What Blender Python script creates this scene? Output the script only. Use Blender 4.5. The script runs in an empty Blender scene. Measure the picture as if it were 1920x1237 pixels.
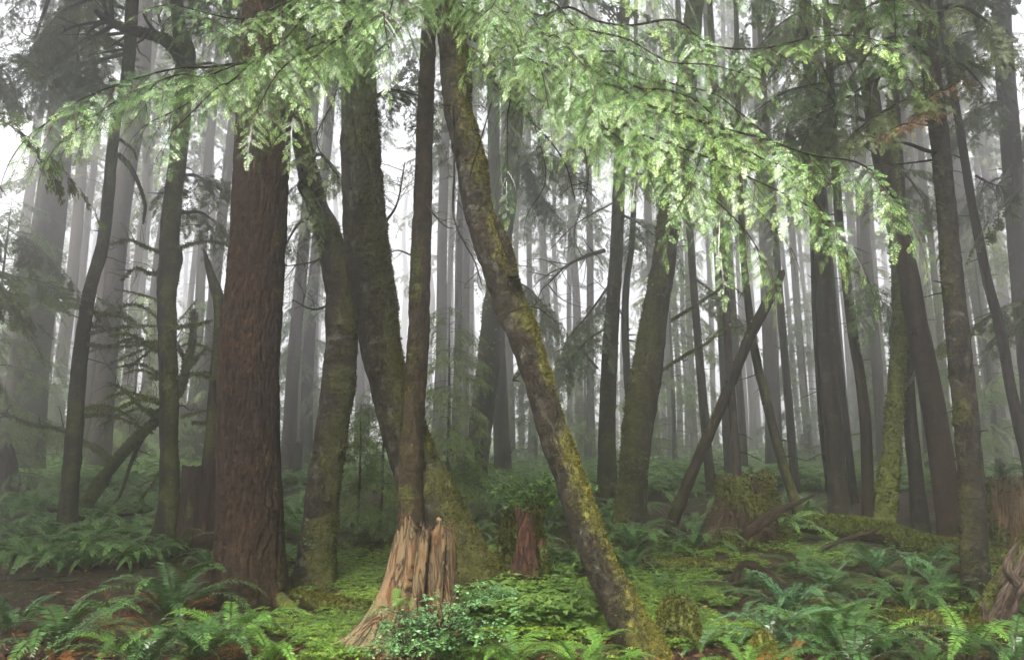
import bpy, math, random
import numpy as np
from mathutils import Vector, Matrix
random.seed(11)
rng = np.random.default_rng(11)
scene = bpy.context.scene
COL = scene.collection
FPX, PITCH, CAMZ = 1400.0, math.radians(10), 1.6
CP, SP = math.cos(PITCH), math.sin(PITCH)
CAM = np.array([0, 0, CAMZ])

# ------------------------------------------------------------------ noise
def _hash(ix, iy, iz, seed):
    h = (ix * 374761393 + iy * 668265263 + iz * 1440662683 + seed * 974634413) & 0xffffffff
    h = ((h ^ (h >> 13)) * 1274126177) & 0xffffffff
    h = ((h ^ (h >> 16)) * 2246822519) & 0xffffffff
    return ((h ^ (h >> 15)) & 0xffffff) / float(0xffffff)
def vnoise(p, seed=0):
    p = np.asarray(p, dtype=float)
    i = np.floor(p).astype(np.int64); f = p - i
    u = f * f * (3 - 2 * f)
    x, y, z = i[..., 0], i[..., 1], i[..., 2]
    r = 0
    for dx in (0, 1):
        wx = u[..., 0] if dx else 1 - u[..., 0]
        for dy in (0, 1):
            wy = u[..., 1] if dy else 1 - u[..., 1]
            for dz in (0, 1):
                wz = u[..., 2] if dz else 1 - u[..., 2]
                r = r + wx * wy * wz * _hash(x + dx, y + dy, z + dz, seed)
    return r * 2 - 1
def fbm(p, octv=4, seed=0, gain=.5):
    p = np.asarray(p, dtype=float); a, s, t = 1.0, 0, 0
    for k in range(octv):
        s = s + a * vnoise(p, seed + k * 17); t += a
        p = p * 2.03 + 5.7; a *= gain
    return s / t

# ------------------------------------------------------------------ ground
_DY = np.array([-40, 0, 8.3, 13, 17, 24, 35, 60, 120, 260.])
_DZ = np.array([0, 0, 0, .42, .74, 1.15, 1.62, 2.4, 4.2, 8.5])
def zg(x, y):
    x = np.asarray(x, float); y = np.asarray(y, float)
    z = np.interp(y, _DY, _DZ)
    q = np.stack([x * .35, y * .35, np.zeros_like(x)], -1)
    z = z + .16 * fbm(q, 3, 3) * np.clip(y / 7, .3, 1)
    q = np.stack([x * .07, y * .07, np.zeros_like(x)], -1)
    z = z + .7 * vnoise(q, 9) * np.clip((y - 18) / 30, 0, 1)
    return z
def zgs(x, y): return float(zg(np.array([x]), np.array([y]))[0])
def ray(px, py):
    a, b = (px - 960) / FPX, (618.5 - py) / FPX
    return np.array([a, CP - b * SP, SP + b * CP])
def at(px, py, Y):
    d = ray(px, py); return CAM + d * (Y / d[1])
def ground_at(px, py, sink=0.0):
    d = ray(px, py); Y = 3.0
    while Y < 90:
        p = CAM + d * (Y / d[1])
        if p[2] < zgs(p[0], p[1]): break
        Y *= 1.01
    p = CAM + d * (Y / d[1]); p[2] = zgs(p[0], p[1]) - sink
    return p

# ------------------------------------------------------------------ mesh helpers
def make_mesh(name, V, Q, attrs=None, smooth=False, mats=(), mat_index=None):
    V = np.ascontiguousarray(V, dtype=np.float32); Q = np.ascontiguousarray(Q, dtype=np.int32)
    me = bpy.data.meshes.new(name)
    n = Q.shape[1]
    me.vertices.add(len(V)); me.vertices.foreach_set('co', V.ravel())
    me.loops.add(Q.size); me.loops.foreach_set('vertex_index', Q.ravel())
    me.polygons.add(len(Q))
    me.polygons.foreach_set('loop_start', np.arange(0, Q.size, n, dtype=np.int32))
    try: me.polygons.foreach_set('loop_total', np.full(len(Q), n, dtype=np.int32))
    except Exception: pass
    if smooth: me.polygons.foreach_set('use_smooth', np.ones(len(Q), dtype=bool))
    for m in mats: me.materials.append(m)
    if mat_index is not None: me.polygons.foreach_set('material_index', np.asarray(mat_index, dtype=np.int32))
    me.update(calc_edges=True)
    for k, a in (attrs or {}).items():
        a = np.asarray(a, dtype=np.float32)
        if a.ndim == 2:
            at_ = me.attributes.new(k, 'FLOAT_VECTOR', 'POINT'); at_.data.foreach_set('vector', a.ravel())
        else:
            at_ = me.attributes.new(k, 'FLOAT', 'POINT'); at_.data.foreach_set('value', a)
    return me
def put(name, me, parent=None, loc=(0, 0, 0), rot=(0, 0, 0), scale=1.0):
    o = bpy.data.objects.new(name, me); COL.objects.link(o)
    if parent is not None: o.parent = parent
    o.location = tuple(float(v) for v in loc); o.rotation_euler = rot
    o.scale = (scale,) * 3 if np.isscalar(scale) else scale
    return o
def thing(name, label, cat, loc, group=None, rotz=0.0, me=None):
    o = bpy.data.objects.new(name, me); COL.objects.link(o)
    o.location = tuple(float(v) for v in loc); o.rotation_euler = (0, 0, rotz)
    o['label'] = label; o['category'] = cat
    if group: o['group'] = group
    return o

class Acc:
    """collects quads into one mesh"""
    def __init__(s): s.V, s.Q, s.T, s.n = [], [], [], 0
    def add(s, V, Q, T):
        s.V.append(V); s.Q.append(Q + s.n); s.T.append(np.broadcast_to(T, (len(V),))); s.n += len(V)
    def arrays(s): return np.concatenate(s.V), np.concatenate(s.Q), np.concatenate(s.T)
    def mesh(s, name, mat, smooth=False):
        V, Q, T = s.arrays(); return make_mesh(name, V, Q, {'tint': T}, smooth, (mat,))

def catmull(P, R, step):
    P = np.asarray(P, float); R = np.asarray(R, float)
    if len(P) == 2:
        n = max(2, int(np.linalg.norm(P[1] - P[0]) / step) + 1)
        t = np.linspace(0, 1, n)[:, None]
        return P[0] + (P[1] - P[0]) * t, R[0] + (R[1] - R[0]) * t[:, 0]
    E = np.vstack([2 * P[0] - P[1], P, 2 * P[-1] - P[-2]])
    outP, outR = [], []
    for i in range(len(P) - 1):
        p0, p1, p2, p3 = E[i:i + 4]
        n = max(1, int(round(np.linalg.norm(p2 - p1) / step)))
        t = (np.arange(n) / n)[:, None]
        outP.append(.5 * (2 * p1 + (p2 - p0) * t + (2 * p0 - 5 * p1 + 4 * p2 - p3) * t ** 2 + (3 * p1 - p0 - 3 * p2 + p3) * t ** 3))
        outR.append(R[i] + (R[i + 1] - R[i]) * t[:, 0])
    outP.append(P[-1:]); outR.append(R[-1:])
    return np.vstack(outP), np.concatenate(outR)

def frames(C):
    T = np.gradient(C, axis=0); T /= np.linalg.norm(T, axis=1)[:, None] + 1e-9
    N = np.zeros_like(T); ref = np.array([1., 0, 0]) if abs(T[0, 0]) < .8 else np.array([0, 1., 0])
    n = ref - T[0] * ref.dot(T[0]); n /= np.linalg.norm(n)
    for i in range(len(T)):
        n = n - T[i] * n.dot(T[i]); n /= np.linalg.norm(n) + 1e-9; N[i] = n
    return T, N, np.cross(T, N)

def tube(P, R, seg=12, step=.2, lump=0, lumpf=3.0, ridge=0, ridgef=(22, 3.2), flare=0, flareh=.4, lobes=5, seed=0, cap=True, ridge_flip=False):
    """displaced tube; returns dict with grid verts, quads, rest coords, outward normals"""
    C, r = catmull(P, R, step)
    s = np.concatenate([[0], np.cumsum(np.linalg.norm(np.diff(C, axis=0), axis=1))])
    T, N, B = frames(C)
    th = np.linspace(0, 2 * math.pi, seg, endpoint=False)
    ct, st = np.cos(th), np.sin(th)
    out = N[:, None, :] * ct[None, :, None] + B[:, None, :] * st[None, :, None]
    rm = float(np.mean(r))
    rest = np.stack([rm * ct[None, :] + 0 * s[:, None], rm * st[None, :] + 0 * s[:, None], s[:, None] + 0 * ct[None, :]], -1)
    rr = r[:, None] * np.ones((1, seg))
    if lump: rr = rr * (1 + lump * fbm(rest * lumpf + seed * 3.1, 3, seed))
    if ridge:
        q = np.stack([ct[None, :] * rm * ridgef[0] + 0 * s[:, None], st[None, :] * rm * ridgef[0] + 0 * s[:, None], (s * ridgef[1])[:, None] + 0 * ct[None, :]], -1)
        q = q + .9 * vnoise(q * np.array([.3, .3, .5]), seed + 8)[..., None]
        rr = rr + ridge * (1 - 2 * np.abs(fbm(q, 3, seed + 5)) * 1.6)
    if flare:
        ph = seed * 1.7
        lob = .55 + .3 * np.cos(lobes * th + ph) + .25 * np.cos((lobes - 2) * th + ph * 2.3)
        rr = rr * (1 + flare * np.exp(-s / flareh)[:, None] * np.clip(lob, .05, 2)[None, :])
    if cap: rr[-1] *= .02
    V = C[:, None, :] + out * rr[..., None]
    n, m = V.shape[:2]
    idx = np.arange(n * m).reshape(n, m); j = np.roll(np.arange(m), -1)
    Q = np.stack([idx[:-1], idx[:-1][:, j], idx[1:][:, j], idx[1:]], -1).reshape(-1, 4)
    return dict(V=V.reshape(-1, 3), Q=Q, rest=(rest + seed * 1.37).reshape(-1, 3), out=out.reshape(-1, 3), shape=(n, m), r=rr.reshape(-1), C=C, s=np.repeat(s, m))

def moss_mask(tb, dirv, amount, seed, freq=4.0, low=0.0):
    d = np.asarray(dirv, float); d /= np.linalg.norm(d)
    m = amount + .75 * tb['out'].dot(d) + .9 * fbm(tb['rest'] * freq + seed, 4, seed + 3)
    if low: m = m + low * np.exp(-tb['s'] / .8)
    return np.clip(m * .9 + .3, 0, 1)

def surf_points(tb, n, weight=None, srange=None):
    """random points over a tube surface: position, outward"""
    V, Q = tb['V'], tb['Q']
    a = np.linalg.norm(np.cross(V[Q[:, 1]] - V[Q[:, 0]], V[Q[:, 3]] - V[Q[:, 0]]), axis=1)
    if weight is not None: a = a * np.clip(weight[Q].mean(1), 0, 1) ** 2
    a = a / a.sum()
    q = Q[rng.choice(len(Q), n, p=a)]
    u, v = rng.random((2, n))
    w = [(1 - u) * (1 - v), u * (1 - v), u * v, (1 - u) * v]
    P = sum(V[q[:, k]] * w[k][:, None] for k in range(4))
    O = sum(tb['out'][q[:, k]] * w[k][:, None] for k in range(4))
    return P, O / (np.linalg.norm(O, axis=1)[:, None] + 1e-9)

def unit(v): return v / (np.linalg.norm(v, axis=-1, keepdims=True) + 1e-9)
def blades(P, D, L, Wd, side=None, bend=0.0):
    """diamond blades at P along D with length L and width Wd -> V, Q"""
    n = len(P)
    if side is None: side = rng.normal(size=(n, 3))
    S = unit(np.cross(D, side)); L = np.broadcast_to(L, (n,))[:, None]; Wd = np.broadcast_to(Wd, (n,))[:, None]
    mid = P + D * L * .45
    tip = P + D * L; tip[:, 2] -= (bend * L)[:, 0]
    V = np.stack([P, mid + S * Wd * .5, tip, mid - S * Wd * .5], 1).reshape(-1, 3)
    Q = np.arange(4 * n).reshape(n, 4)
    return V, Q
def moss_tufts(name, tb, weight, n, L, mat, parent, origin, hang=.35, wide=.5):
    P, O = surf_points(tb, n, weight)
    k = 3
    P = np.repeat(P, k, 0) ; O = np.repeat(O, k, 0)
    D = unit(O + rng.normal(size=P.shape) * .75 + np.array([0, 0, -hang]))
    ln = L * rng.uniform(.5, 1.3, len(P))
    V, Q = blades(P - O * L * .15, D, ln, ln * wide)
    t = np.repeat(np.repeat(rng.random(n), k), 4) * .8 + np.tile([0, .1, .2, .1], len(P))
    me = make_mesh(name, V - origin, Q, {'tint': t}, False, (mat,))
    return put(name, me, parent)

def bend_frame(V, D, up):
    """local (X fwd, Y side, Z up) -> world frame with X=D"""
    X = unit(np.asarray(D, float)); Z = np.asarray(up, float); Z = unit(Z - X * Z.dot(X)); Y = np.cross(Z, X)
    return V @ np.stack([X, Y, Z])

# ------------------------------------------------------------------ conifer spray prototypes (local: X along, Y across, Z up)
def needle_twig(L, nl, nw, sp, g):
    n = max(3, int(L / sp)); x = (np.arange(n) + .5) / n * L
    prof = np.clip(1.15 - .75 * (x / L) ** 2.5, .25, 1) * np.clip(.5 + x / L * 3, .5, 1)
    Vs, Qs, Ts = [], [], []
    k = 0
    for sgn in (1, -1):
        ang = np.radians(g.normal(66, 9, n)); tz = g.normal(.02, .10, n)
        D = np.stack([np.cos(ang), sgn * np.sin(ang), tz], 1); D = unit(D)
        P = np.stack([x, np.zeros(n), np.zeros(n)], 1)
        side = np.tile([0, 0, 1.], (n, 1)) + g.normal(size=(n, 3)) * .14
        ln = nl * prof * g.uniform(.8, 1.15, n)
        S = unit(np.cross(D, side))
        mid = P + D * ln[:, None] * .5; tip = P + D * ln[:, None]
        V = np.stack([P, mid + S * nw * .5, tip, mid - S * nw * .5], 1).reshape(-1, 3)
        Vs.append(V); Qs.append(np.arange(4 * n).reshape(n, 4) + k); k += 4 * n
        Ts.append(np.repeat(x / L, 4))
    w = nw * .45
    V = np.array([[0, w, 0], [0, -w, 0], [L, -w * .4, 0], [L, w * .4, 0]]); V[:, 2] += .001
    Vs.append(V); Qs.append(np.array([[0, 1, 2, 3]]) + k); Ts.append(np.full(4, -1.))
    return np.concatenate(Vs), np.concatenate(Qs), np.concatenate(Ts)

def bough(L, tw_sp, tw_len, nl, nw, sp, seed, droop=.5, tip_droop=1.2, gaps=.1, so=.16, sw=.006):
    g = np.random.default_rng(seed); A = Acc()
    x = .06 * L; sgn = 1
    while x < L:
        t = x / L
        if g.random() > gaps:
            ln = max(.045, tw_len * (math.sin(min(1, t * 1.5 + .22) * math.pi / 2) * (1 - t) ** .65 + .12) * g.uniform(.7, 1.2))
            V, Q, T = needle_twig(ln, nl, nw, sp, g)
            a = math.radians(g.normal(52, 9)) * sgn
            roll = g.normal(0, .28)
            cr, sr = math.cos(roll), math.sin(roll)
            V = V @ np.array([[1, 0, 0], [0, cr, sr], [0, -sr, cr]])
            V[:, 2] -= tip_droop * V[:, 0] ** 2 * g.uniform(.5, 1.5)
            c, s = math.cos(a), math.sin(a)
            V = V @ np.array([[c, s, 0], [-s, c, 0], [0, 0, 1]]) + np.array([x, 0, g.normal(0, .006)])
            A.add(V, Q, np.where(T < -.5, -1, np.clip(.25 + .5 * T + .3 * t, 0, 1)))
            if ln > so:                                   # second-order twigs
                for q in range(int(ln / .07)):
                    u = g.uniform(.25, .8) * ln; l2 = ln * .38 * g.uniform(.7, 1.2)
                    V2, Q2, T2 = needle_twig(l2, nl * .9, nw, sp, g)
                    b = math.radians(48) * (1 if q % 2 else -1)
                    cb, sb = math.cos(b), math.sin(b)
                    V2 = V2 @ np.array([[cb, sb, 0], [-sb, cb, 0], [0, 0, 1]]) + np.array([u, 0, 0])
                    V2[:, 2] -= tip_droop * V2[:, 0] ** 2
                    V2 = V2 @ np.array([[c, s, 0], [-s, c, 0], [0, 0, 1]]) + np.array([x, 0, 0])
                    A.add(V2, Q2, np.where(T2 < -.5, -1, np.clip(.3 + .5 * T2 + .3 * t, 0, 1)))
        x += tw_sp * g.uniform(.75, 1.25); sgn = -sgn
    V, Q, T = needle_twig(.14 * L + .05, nl, nw, sp, g)
    A.add(V + np.array([L * .93, 0, 0]), Q, np.where(T < -.5, -1, .6 + .4 * T))
    n = 8; xs = np.linspace(0, L, n); w = np.linspace(sw, sw * .35, n) * max(1, L)       # stem: two crossed strips
    for a in ((0, 1, 0), (0, 0, 1)):
        a = np.array(a); V = np.concatenate([np.stack([xs, 0 * xs, 0 * xs], 1) + a * w[:, None], np.stack([xs, 0 * xs, 0 * xs], 1) - a * w[:, None]])
        Q = np.array([[i, i + 1, n + i + 1, n + i] for i in range(n - 1)]); A.add(V, Q, -1.)
    V, Q, T = A.arrays()
    V = V.copy(); V[:, 2] -= droop * V[:, 0] ** 2 / max(L, .1) + .35 * V[:, 1] ** 2 / max(tw_len, .1)
    return V, Q, T
HAZE, SKY, SUN, SUN_EL, SUN_ROT, EXPO = .0180, .115, 1.5, 44.0, 195.0, 2.6
# ------------------------------------------------------------------ materials
def nm(name):
    m = bpy.data.materials.new(name); m.use_nodes = True
    nt = m.node_tree; nt.nodes.clear()
    return m, nt, (lambda t, **k: _node(nt, t, **k))
def _node(nt, t, **k):
    n = nt.nodes.new(t)
    for a, v in k.items():
        if a.startswith('i_'):
            key = a[2:]; key = int(key) if key.isdigit() else key.replace('_', ' ')
            n.inputs[key].default_value = v
        else: setattr(n, a, v)
    return n
def ramp(nt, stops, interp='LINEAR'):
    r = nt.nodes.new('ShaderNodeValToRGB'); e = r.color_ramp.elements; r.color_ramp.interpolation = interp
    while len(e) < len(stops): e.new(.5)
    for k, (p, c) in enumerate(stops): e[k].position = p; e[k].color = (*c, 1)
    return r
def mixc(nt, a, b, fac, mode='MIX'):
    m = nt.nodes.new('ShaderNodeMix'); m.data_type = 'RGBA'; m.blend_type = mode
    L = nt.links
    for s, v in ((0, fac), (6, a), (7, b)):
        if hasattr(v, 'is_output'): L.new(v, m.inputs[s])
        elif s == 0: m.inputs[0].default_value = v
        else: m.inputs[s].default_value = (*v, 1)
    return m.outputs[2]
def mathn(nt, op, a, b=0.0, clamp=False):
    m = nt.nodes.new('ShaderNodeMath'); m.operation = op; m.use_clamp = clamp
    for s, v in ((0, a), (1, b)):
        if hasattr(v, 'is_output'): nt.links.new(v, m.inputs[s])
        else: m.inputs[s].default_value = v
    return m.outputs[0]

def bark(name, cols, moss=((.035, .045, .008), (.11, .125, .022)), f=9.0, zs=.28, bump=.5, lichen=.0, crack=.6, rough=.9, mottle=.8):
    """cols = dark, mid, light"""
    m, nt, N = nm(name); L = nt.links
    a = N('ShaderNodeAttribute', attribute_name='rest')
    mp = N('ShaderNodeMapping'); mp.inputs['Scale'].default_value = (f, f, f * zs); L.new(a.outputs['Vector'], mp.inputs['Vector'])
    n1 = N('ShaderNodeTexNoise', i_Scale=1.0, i_Detail=9.0, i_Roughness=.68, i_Distortion=.6); L.new(mp.outputs[0], n1.inputs['Vector'])
    cols = [tuple(v * .40 for v in c) for c in cols]
    r1 = ramp(nt, [(.28, cols[0]), (.5, cols[1]), (.74, cols[2])]); L.new(n1.outputs['Fac'], r1.inputs[0])
    vo = N('ShaderNodeTexNoise', i_Scale=.9, i_Detail=3.0, i_Roughness=.55, i_Distortion=1.2); L.new(mp.outputs[0], vo.inputs['Vector'])
    vr = ramp(nt, [(.46, (1, 1, 1)), (.495, (1 - crack,) * 3), (.505, (1 - crack,) * 3), (.54, (1, 1, 1))]); L.new(vo.outputs['Fac'], vr.inputs[0])
    col = mixc(nt, r1.outputs[0], vr.outputs[0], 1.0, 'MULTIPLY')
    n3 = N('ShaderNodeTexNoise', i_Scale=1.3, i_Detail=4.0); L.new(a.outputs['Vector'], n3.inputs['Vector'])
    r3 = ramp(nt, [(.3, (.62, .62, .62)), (.7, (1.3, 1.27, 1.22))]); L.new(n3.outputs['Fac'], r3.inputs[0])
    col = mixc(nt, col, r3.outputs[0], .8, 'MULTIPLY')
    if lichen:
        n4 = N('ShaderNodeTexNoise', i_Scale=7.0, i_Detail=5.0, i_Roughness=.7); L.new(a.outputs['Vector'], n4.inputs['Vector'])
        r4 = ramp(nt, [(.56, (0, 0, 0)), (.66, (1, 1, 1))]); L.new(n4.outputs['Fac'], r4.inputs[0])
        col = mixc(nt, col, (.16, .165, .13), mathn(nt, 'MULTIPLY', r4.outputs[0], lichen))
    ma = N('ShaderNodeAttribute', attribute_name='moss')
    n5 = N('ShaderNodeTexNoise', i_Scale=26.0, i_Detail=6.0, i_Roughness=.7); L.new(a.outputs['Vector'], n5.inputs['Vector'])
    fac = mathn(nt, 'ADD', ma.outputs['Fac'], mathn(nt, 'MULTIPLY', mathn(nt, 'SUBTRACT', n5.outputs['Fac'], .5), 1.9))
    fr = ramp(nt, [(.36, (0, 0, 0)), (.74, (1, 1, 1))]); L.new(fac, fr.inputs[0])
    mr = ramp(nt, [(.3, moss[0]), (.7, moss[1])]); L.new(n5.outputs['Fac'], mr.inputs[0])
    col = mixc(nt, col, mr.outputs[0], fr.outputs[0])
    n7 = N('ShaderNodeTexNoise', i_Scale=11.0, i_Detail=8.0, i_Roughness=.78); L.new(a.outputs['Vector'], n7.inputs['Vector'])
    r7 = ramp(nt, [(.36, (.28, .28, .28)), (.5, (.95, .95, .95)), (.64, (2.0, 1.95, 1.8))]); L.new(n7.outputs['Fac'], r7.inputs[0])
    col = mixc(nt, col, r7.outputs[0], mottle, 'MULTIPLY')
    h = mathn(nt, 'ADD', mathn(nt, 'MULTIPLY', n1.outputs['Fac'], 1.0), mathn(nt, 'MULTIPLY', vr.outputs[0], .35))
    h = mathn(nt, 'ADD', h, mathn(nt, 'MULTIPLY', n5.outputs['Fac'], .5))
    b = N('ShaderNodeBump', i_Strength=bump, i_Distance=.03); L.new(h, b.inputs['Height'])
    p = N('ShaderNodeBsdfPrincipled', i_Roughness=rough); p.inputs['Specular IOR Level'].default_value = .25
    L.new(col, p.inputs['Base Color']); L.new(b.outputs[0], p.inputs['Normal'])
    o = N('ShaderNodeOutputMaterial'); L.new(p.outputs[0], o.inputs[0])
    return m

def wood(name, stops, f=10.0, zs=.12, moss=((.04, .05, .01), (.1, .12, .025)), bump=.7):
    """broken, weathered wood: long fibres in several colours"""
    m, nt, N = nm(name); L = nt.links
    a = N('ShaderNodeAttribute', attribute_name='rest')
    mp = N('ShaderNodeMapping'); mp.inputs['Scale'].default_value = (f, f, f * zs); L.new(a.outputs['Vector'], mp.inputs['Vector'])
    n1 = N('ShaderNodeTexNoise', i_Scale=1.0, i_Detail=8.0, i_Roughness=.7, i_Distortion=.8); L.new(mp.outputs[0], n1.inputs['Vector'])
    r1 = ramp(nt, [(p, tuple(v * .6 for v in c)) for p, c in stops]); L.new(n1.outputs['Fac'], r1.inputs[0])
    mp2 = N('ShaderNodeMapping'); mp2.inputs['Scale'].default_value = (f * 5, f * 5, f * .35); L.new(a.outputs['Vector'], mp2.inputs['Vector'])
    n2 = N('ShaderNodeTexNoise', i_Scale=1.0, i_Detail=6.0, i_Roughness=.65); L.new(mp2.outputs[0], n2.inputs['Vector'])
    r2 = ramp(nt, [(.3, (.3, .26, .24)), (.45, (.9, .88, .85)), (.7, (1.25, 1.22, 1.15))]); L.new(n2.outputs['Fac'], r2.inputs[0])
    col = mixc(nt, r1.outputs[0], r2.outputs[0], .9, 'MULTIPLY')
    mp3 = N('ShaderNodeMapping'); mp3.inputs['Scale'].default_value = (f * 1.6, f * 1.6, f * .22); L.new(a.outputs['Vector'], mp3.inputs['Vector'])
    n6 = N('ShaderNodeTexNoise', i_Scale=1.0, i_Detail=4.0, i_Roughness=.6, i_Distortion=.8); L.new(mp3.outputs[0], n6.inputs['Vector'])
    cr = ramp(nt, [(.45, (1, 1, 1)), (.49, (.08, .06, .05)), (.505, (.08, .06, .05)), (.54, (1, 1, 1))]); L.new(n6.outputs['Fac'], cr.inputs[0])
    col = mixc(nt, col, cr.outputs[0], .85, 'MULTIPLY')
    ma = N('ShaderNodeAttribute', attribute_name='moss')
    n5 = N('ShaderNodeTexNoise', i_Scale=22.0, i_Detail=6.0, i_Roughness=.7); L.new(a.outputs['Vector'], n5.inputs['Vector'])
    fac = mathn(nt, 'ADD', ma.outputs['Fac'], mathn(nt, 'MULTIPLY', mathn(nt, 'SUBTRACT', n5.outputs['Fac'], .5), 1.0))
    fr = ramp(nt, [(.45, (0, 0, 0)), (.65, (1, 1, 1))]); L.new(fac, fr.inputs[0])
    mr = ramp(nt, [(.3, moss[0]), (.7, moss[1])]); L.new(n5.outputs['Fac'], mr.inputs[0])
    col = mixc(nt, col, mr.outputs[0], fr.outputs[0])
    h = mathn(nt, 'ADD', mathn(nt, 'ADD', n1.outputs['Fac'], mathn(nt, 'MULTIPLY', n2.outputs['Fac'], .7)), mathn(nt, 'MULTIPLY', cr.outputs[0], .5))
    b = N('ShaderNodeBump', i_Strength=bump, i_Distance=.03); L.new(h, b.inputs['Height'])
    p = N('ShaderNodeBsdfPrincipled', i_Roughness=.85); p.inputs['Specular IOR Level'].default_value = .3
    L.new(col, p.inputs['Base Color']); L.new(b.outputs[0], p.inputs['Normal'])
    o = N('ShaderNodeOutputMaterial'); L.new(p.outputs[0], o.inputs[0])
    return m

def leaf(name, stops, stem=(.05, .028, .015), rough=.4, spec=.5, trans=.3, var=.5, nscale=1.2):
    """leaves / needles: colour along 'tint' (0 old .. 1 new growth), -1 = woody stem"""
    m, nt, N = nm(name); L = nt.links
    a = N('ShaderNodeAttribute', attribute_name='tint')
    r = ramp(nt, stops); L.new(a.outputs['Fac'], r.inputs[0])
    tc = N('ShaderNodeTexCoord')
    n = N('ShaderNodeTexNoise', i_Scale=nscale, i_Detail=3.0); L.new(tc.outputs['Object'], n.inputs['Vector'])
    rr = ramp(nt, [(.3, (1 - var * .6, 1 - var * .55, 1 - var * .4)), (.7, (1 + var * .5, 1 + var * .35, 1.0))]); L.new(n.outputs['Fac'], rr.inputs[0])
    col = mixc(nt, r.outputs[0], rr.outputs[0], 1.0, 'MULTIPLY')
    oi = N('ShaderNodeObjectInfo'); ro = ramp(nt, [(0, (.82, .86, .95)), (1, (1.16, 1.12, .9))]); L.new(oi.outputs['Random'], ro.inputs[0])
    col = mixc(nt, col, ro.outputs[0], .8, 'MULTIPLY')
    st = mathn(nt, 'LESS_THAN', a.outputs['Fac'], -.5)
    col = mixc(nt, col, stem, st)
    p = N('ShaderNodeBsdfPrincipled', i_Roughness=rough); p.inputs['Specular IOR Level'].default_value = spec
    L.new(col, p.inputs['Base Color'])
    t = N('ShaderNodeBsdfTranslucent'); L.new(mixc(nt, col, (1.1, 1.15, .7), 1.0, 'MULTIPLY'), t.inputs['Color'])
    mx = N('ShaderNodeMixShader', i_0=trans); L.new(p.outputs[0], mx.inputs[1]); L.new(t.outputs[0], mx.inputs[2])
    o = N('ShaderNodeOutputMaterial'); L.new(mx.outputs[0], o.inputs[0])
    return m

def ground_mat():
    m, nt, N = nm('forest_floor'); L = nt.links
    g = N('ShaderNodeNewGeometry')
    n1 = N('ShaderNodeTexNoise', i_Scale=14.0, i_Detail=10.0, i_Roughness=.72); L.new(g.outputs['Position'], n1.inputs['Vector'])
    r1 = ramp(nt, [(.3, (.009, .006, .004)), (.5, (.024, .013, .008)), (.68, (.052, .026, .014)), (.82, (.10, .06, .03))]); L.new(n1.outputs['Fac'], r1.inputs[0])
    n2 = N('ShaderNodeTexNoise', i_Scale=.55, i_Detail=6.0, i_Roughness=.6); L.new(g.outputs['Position'], n2.inputs['Vector'])
    f2 = ramp(nt, [(.5, (0, 0, 0)), (.62, (1, 1, 1))]); L.new(n2.outputs['Fac'], f2.inputs[0])
    n3 = N('ShaderNodeTexNoise', i_Scale=40.0, i_Detail=5.0); L.new(g.outputs['Position'], n3.inputs['Vector'])
    r3 = ramp(nt, [(.35, (.012, .018, .005)), (.7, (.06, .085, .02))]); L.new(n3.outputs['Fac'], r3.inputs[0])
    col = mixc(nt, r1.outputs[0], r3.outputs[0], f2.outputs[0])
    h = mathn(nt, 'ADD', n1.outputs['Fac'], mathn(nt, 'MULTIPLY', n3.outputs['Fac'], .4))
    b = N('ShaderNodeBump', i_Strength=.9, i_Distance=.05); L.new(h, b.inputs['Height'])
    p = N('ShaderNodeBsdfPrincipled', i_Roughness=.9); p.inputs['Specular IOR Level'].default_value = .25
    L.new(col, p.inputs['Base Color']); L.new(b.outputs[0], p.inputs['Normal'])
    o = N('ShaderNodeOutputMaterial'); L.new(p.outputs[0], o.inputs[0])
    return m

M = {}
M['red_bark'] = bark('red_brown_bark', ((.012, .007, .004), (.064, .034, .017), (.18, .10, .054)), f=26, zs=.55, bump=1.0, crack=.75)
M['brown_bark'] = bark('brown_bark', ((.018, .011, .007), (.055, .033, .021), (.12, .075, .05)), f=14, zs=.4, bump=.7)
M['hem_bark'] = bark('olive_brown_bark', ((.024, .016, .008), (.085, .060, .028), (.18, .13, .065)), f=18, zs=.6, bump=1.0)
M['dark_bark'] = bark('dark_bark', ((.010, .007, .005), (.028, .019, .012), (.062, .043, .028)), f=12, zs=.45, bump=.7, moss=((.02, .024, .006), (.065, .07, .016)))
M['alder_bark'] = bark('alder_bark', ((.012, .009, .005), (.042, .031, .017), (.13, .10, .05)), f=16, zs=.7, bump=1.0, crack=.8, lichen=.3, moss=((.035, .035, .008), (.11, .105, .02)))
M['mossy_bark'] = bark('mossy_bark', ((.012, .009, .006), (.042, .033, .019), (.12, .10, .06)), f=15, zs=.6, bump=1.0, crack=.8, lichen=.35, moss=((.02, .022, .007), (.065, .066, .016)))
M['grey_bark'] = bark('grey_brown_bark', ((.02, .014, .011), (.05, .036, .028), (.10, .078, .062)), f=13, zs=.5, bump=.5, lichen=.25)
M['green_bark'] = bark('green_moss_bark', ((.03, .03, .012), (.06, .06, .02), (.12, .12, .045)), f=11, zs=.5, moss=((.05, .06, .012), (.13, .15, .03)))
M['log_bark'] = bark('log_bark', ((.014, .008, .005), (.042, .024, .014), (.10, .06, .035)), f=12, zs=.2, bump=.8, moss=((.03, .04, .008), (.11, .13, .025)))
M['orange_wood'] = wood('orange_broken_wood', [(.3, (.04, .017, .009)), (.4, (.17, .078, .034)), (.48, (.26, .165, .08)), (.55, (.19, .15, .08)), (.62, (.30, .19, .09)), (.68, (.19, .085, .042)), (.78, (.13, .12, .06))], f=13, zs=.34, bump=1.0)
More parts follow.
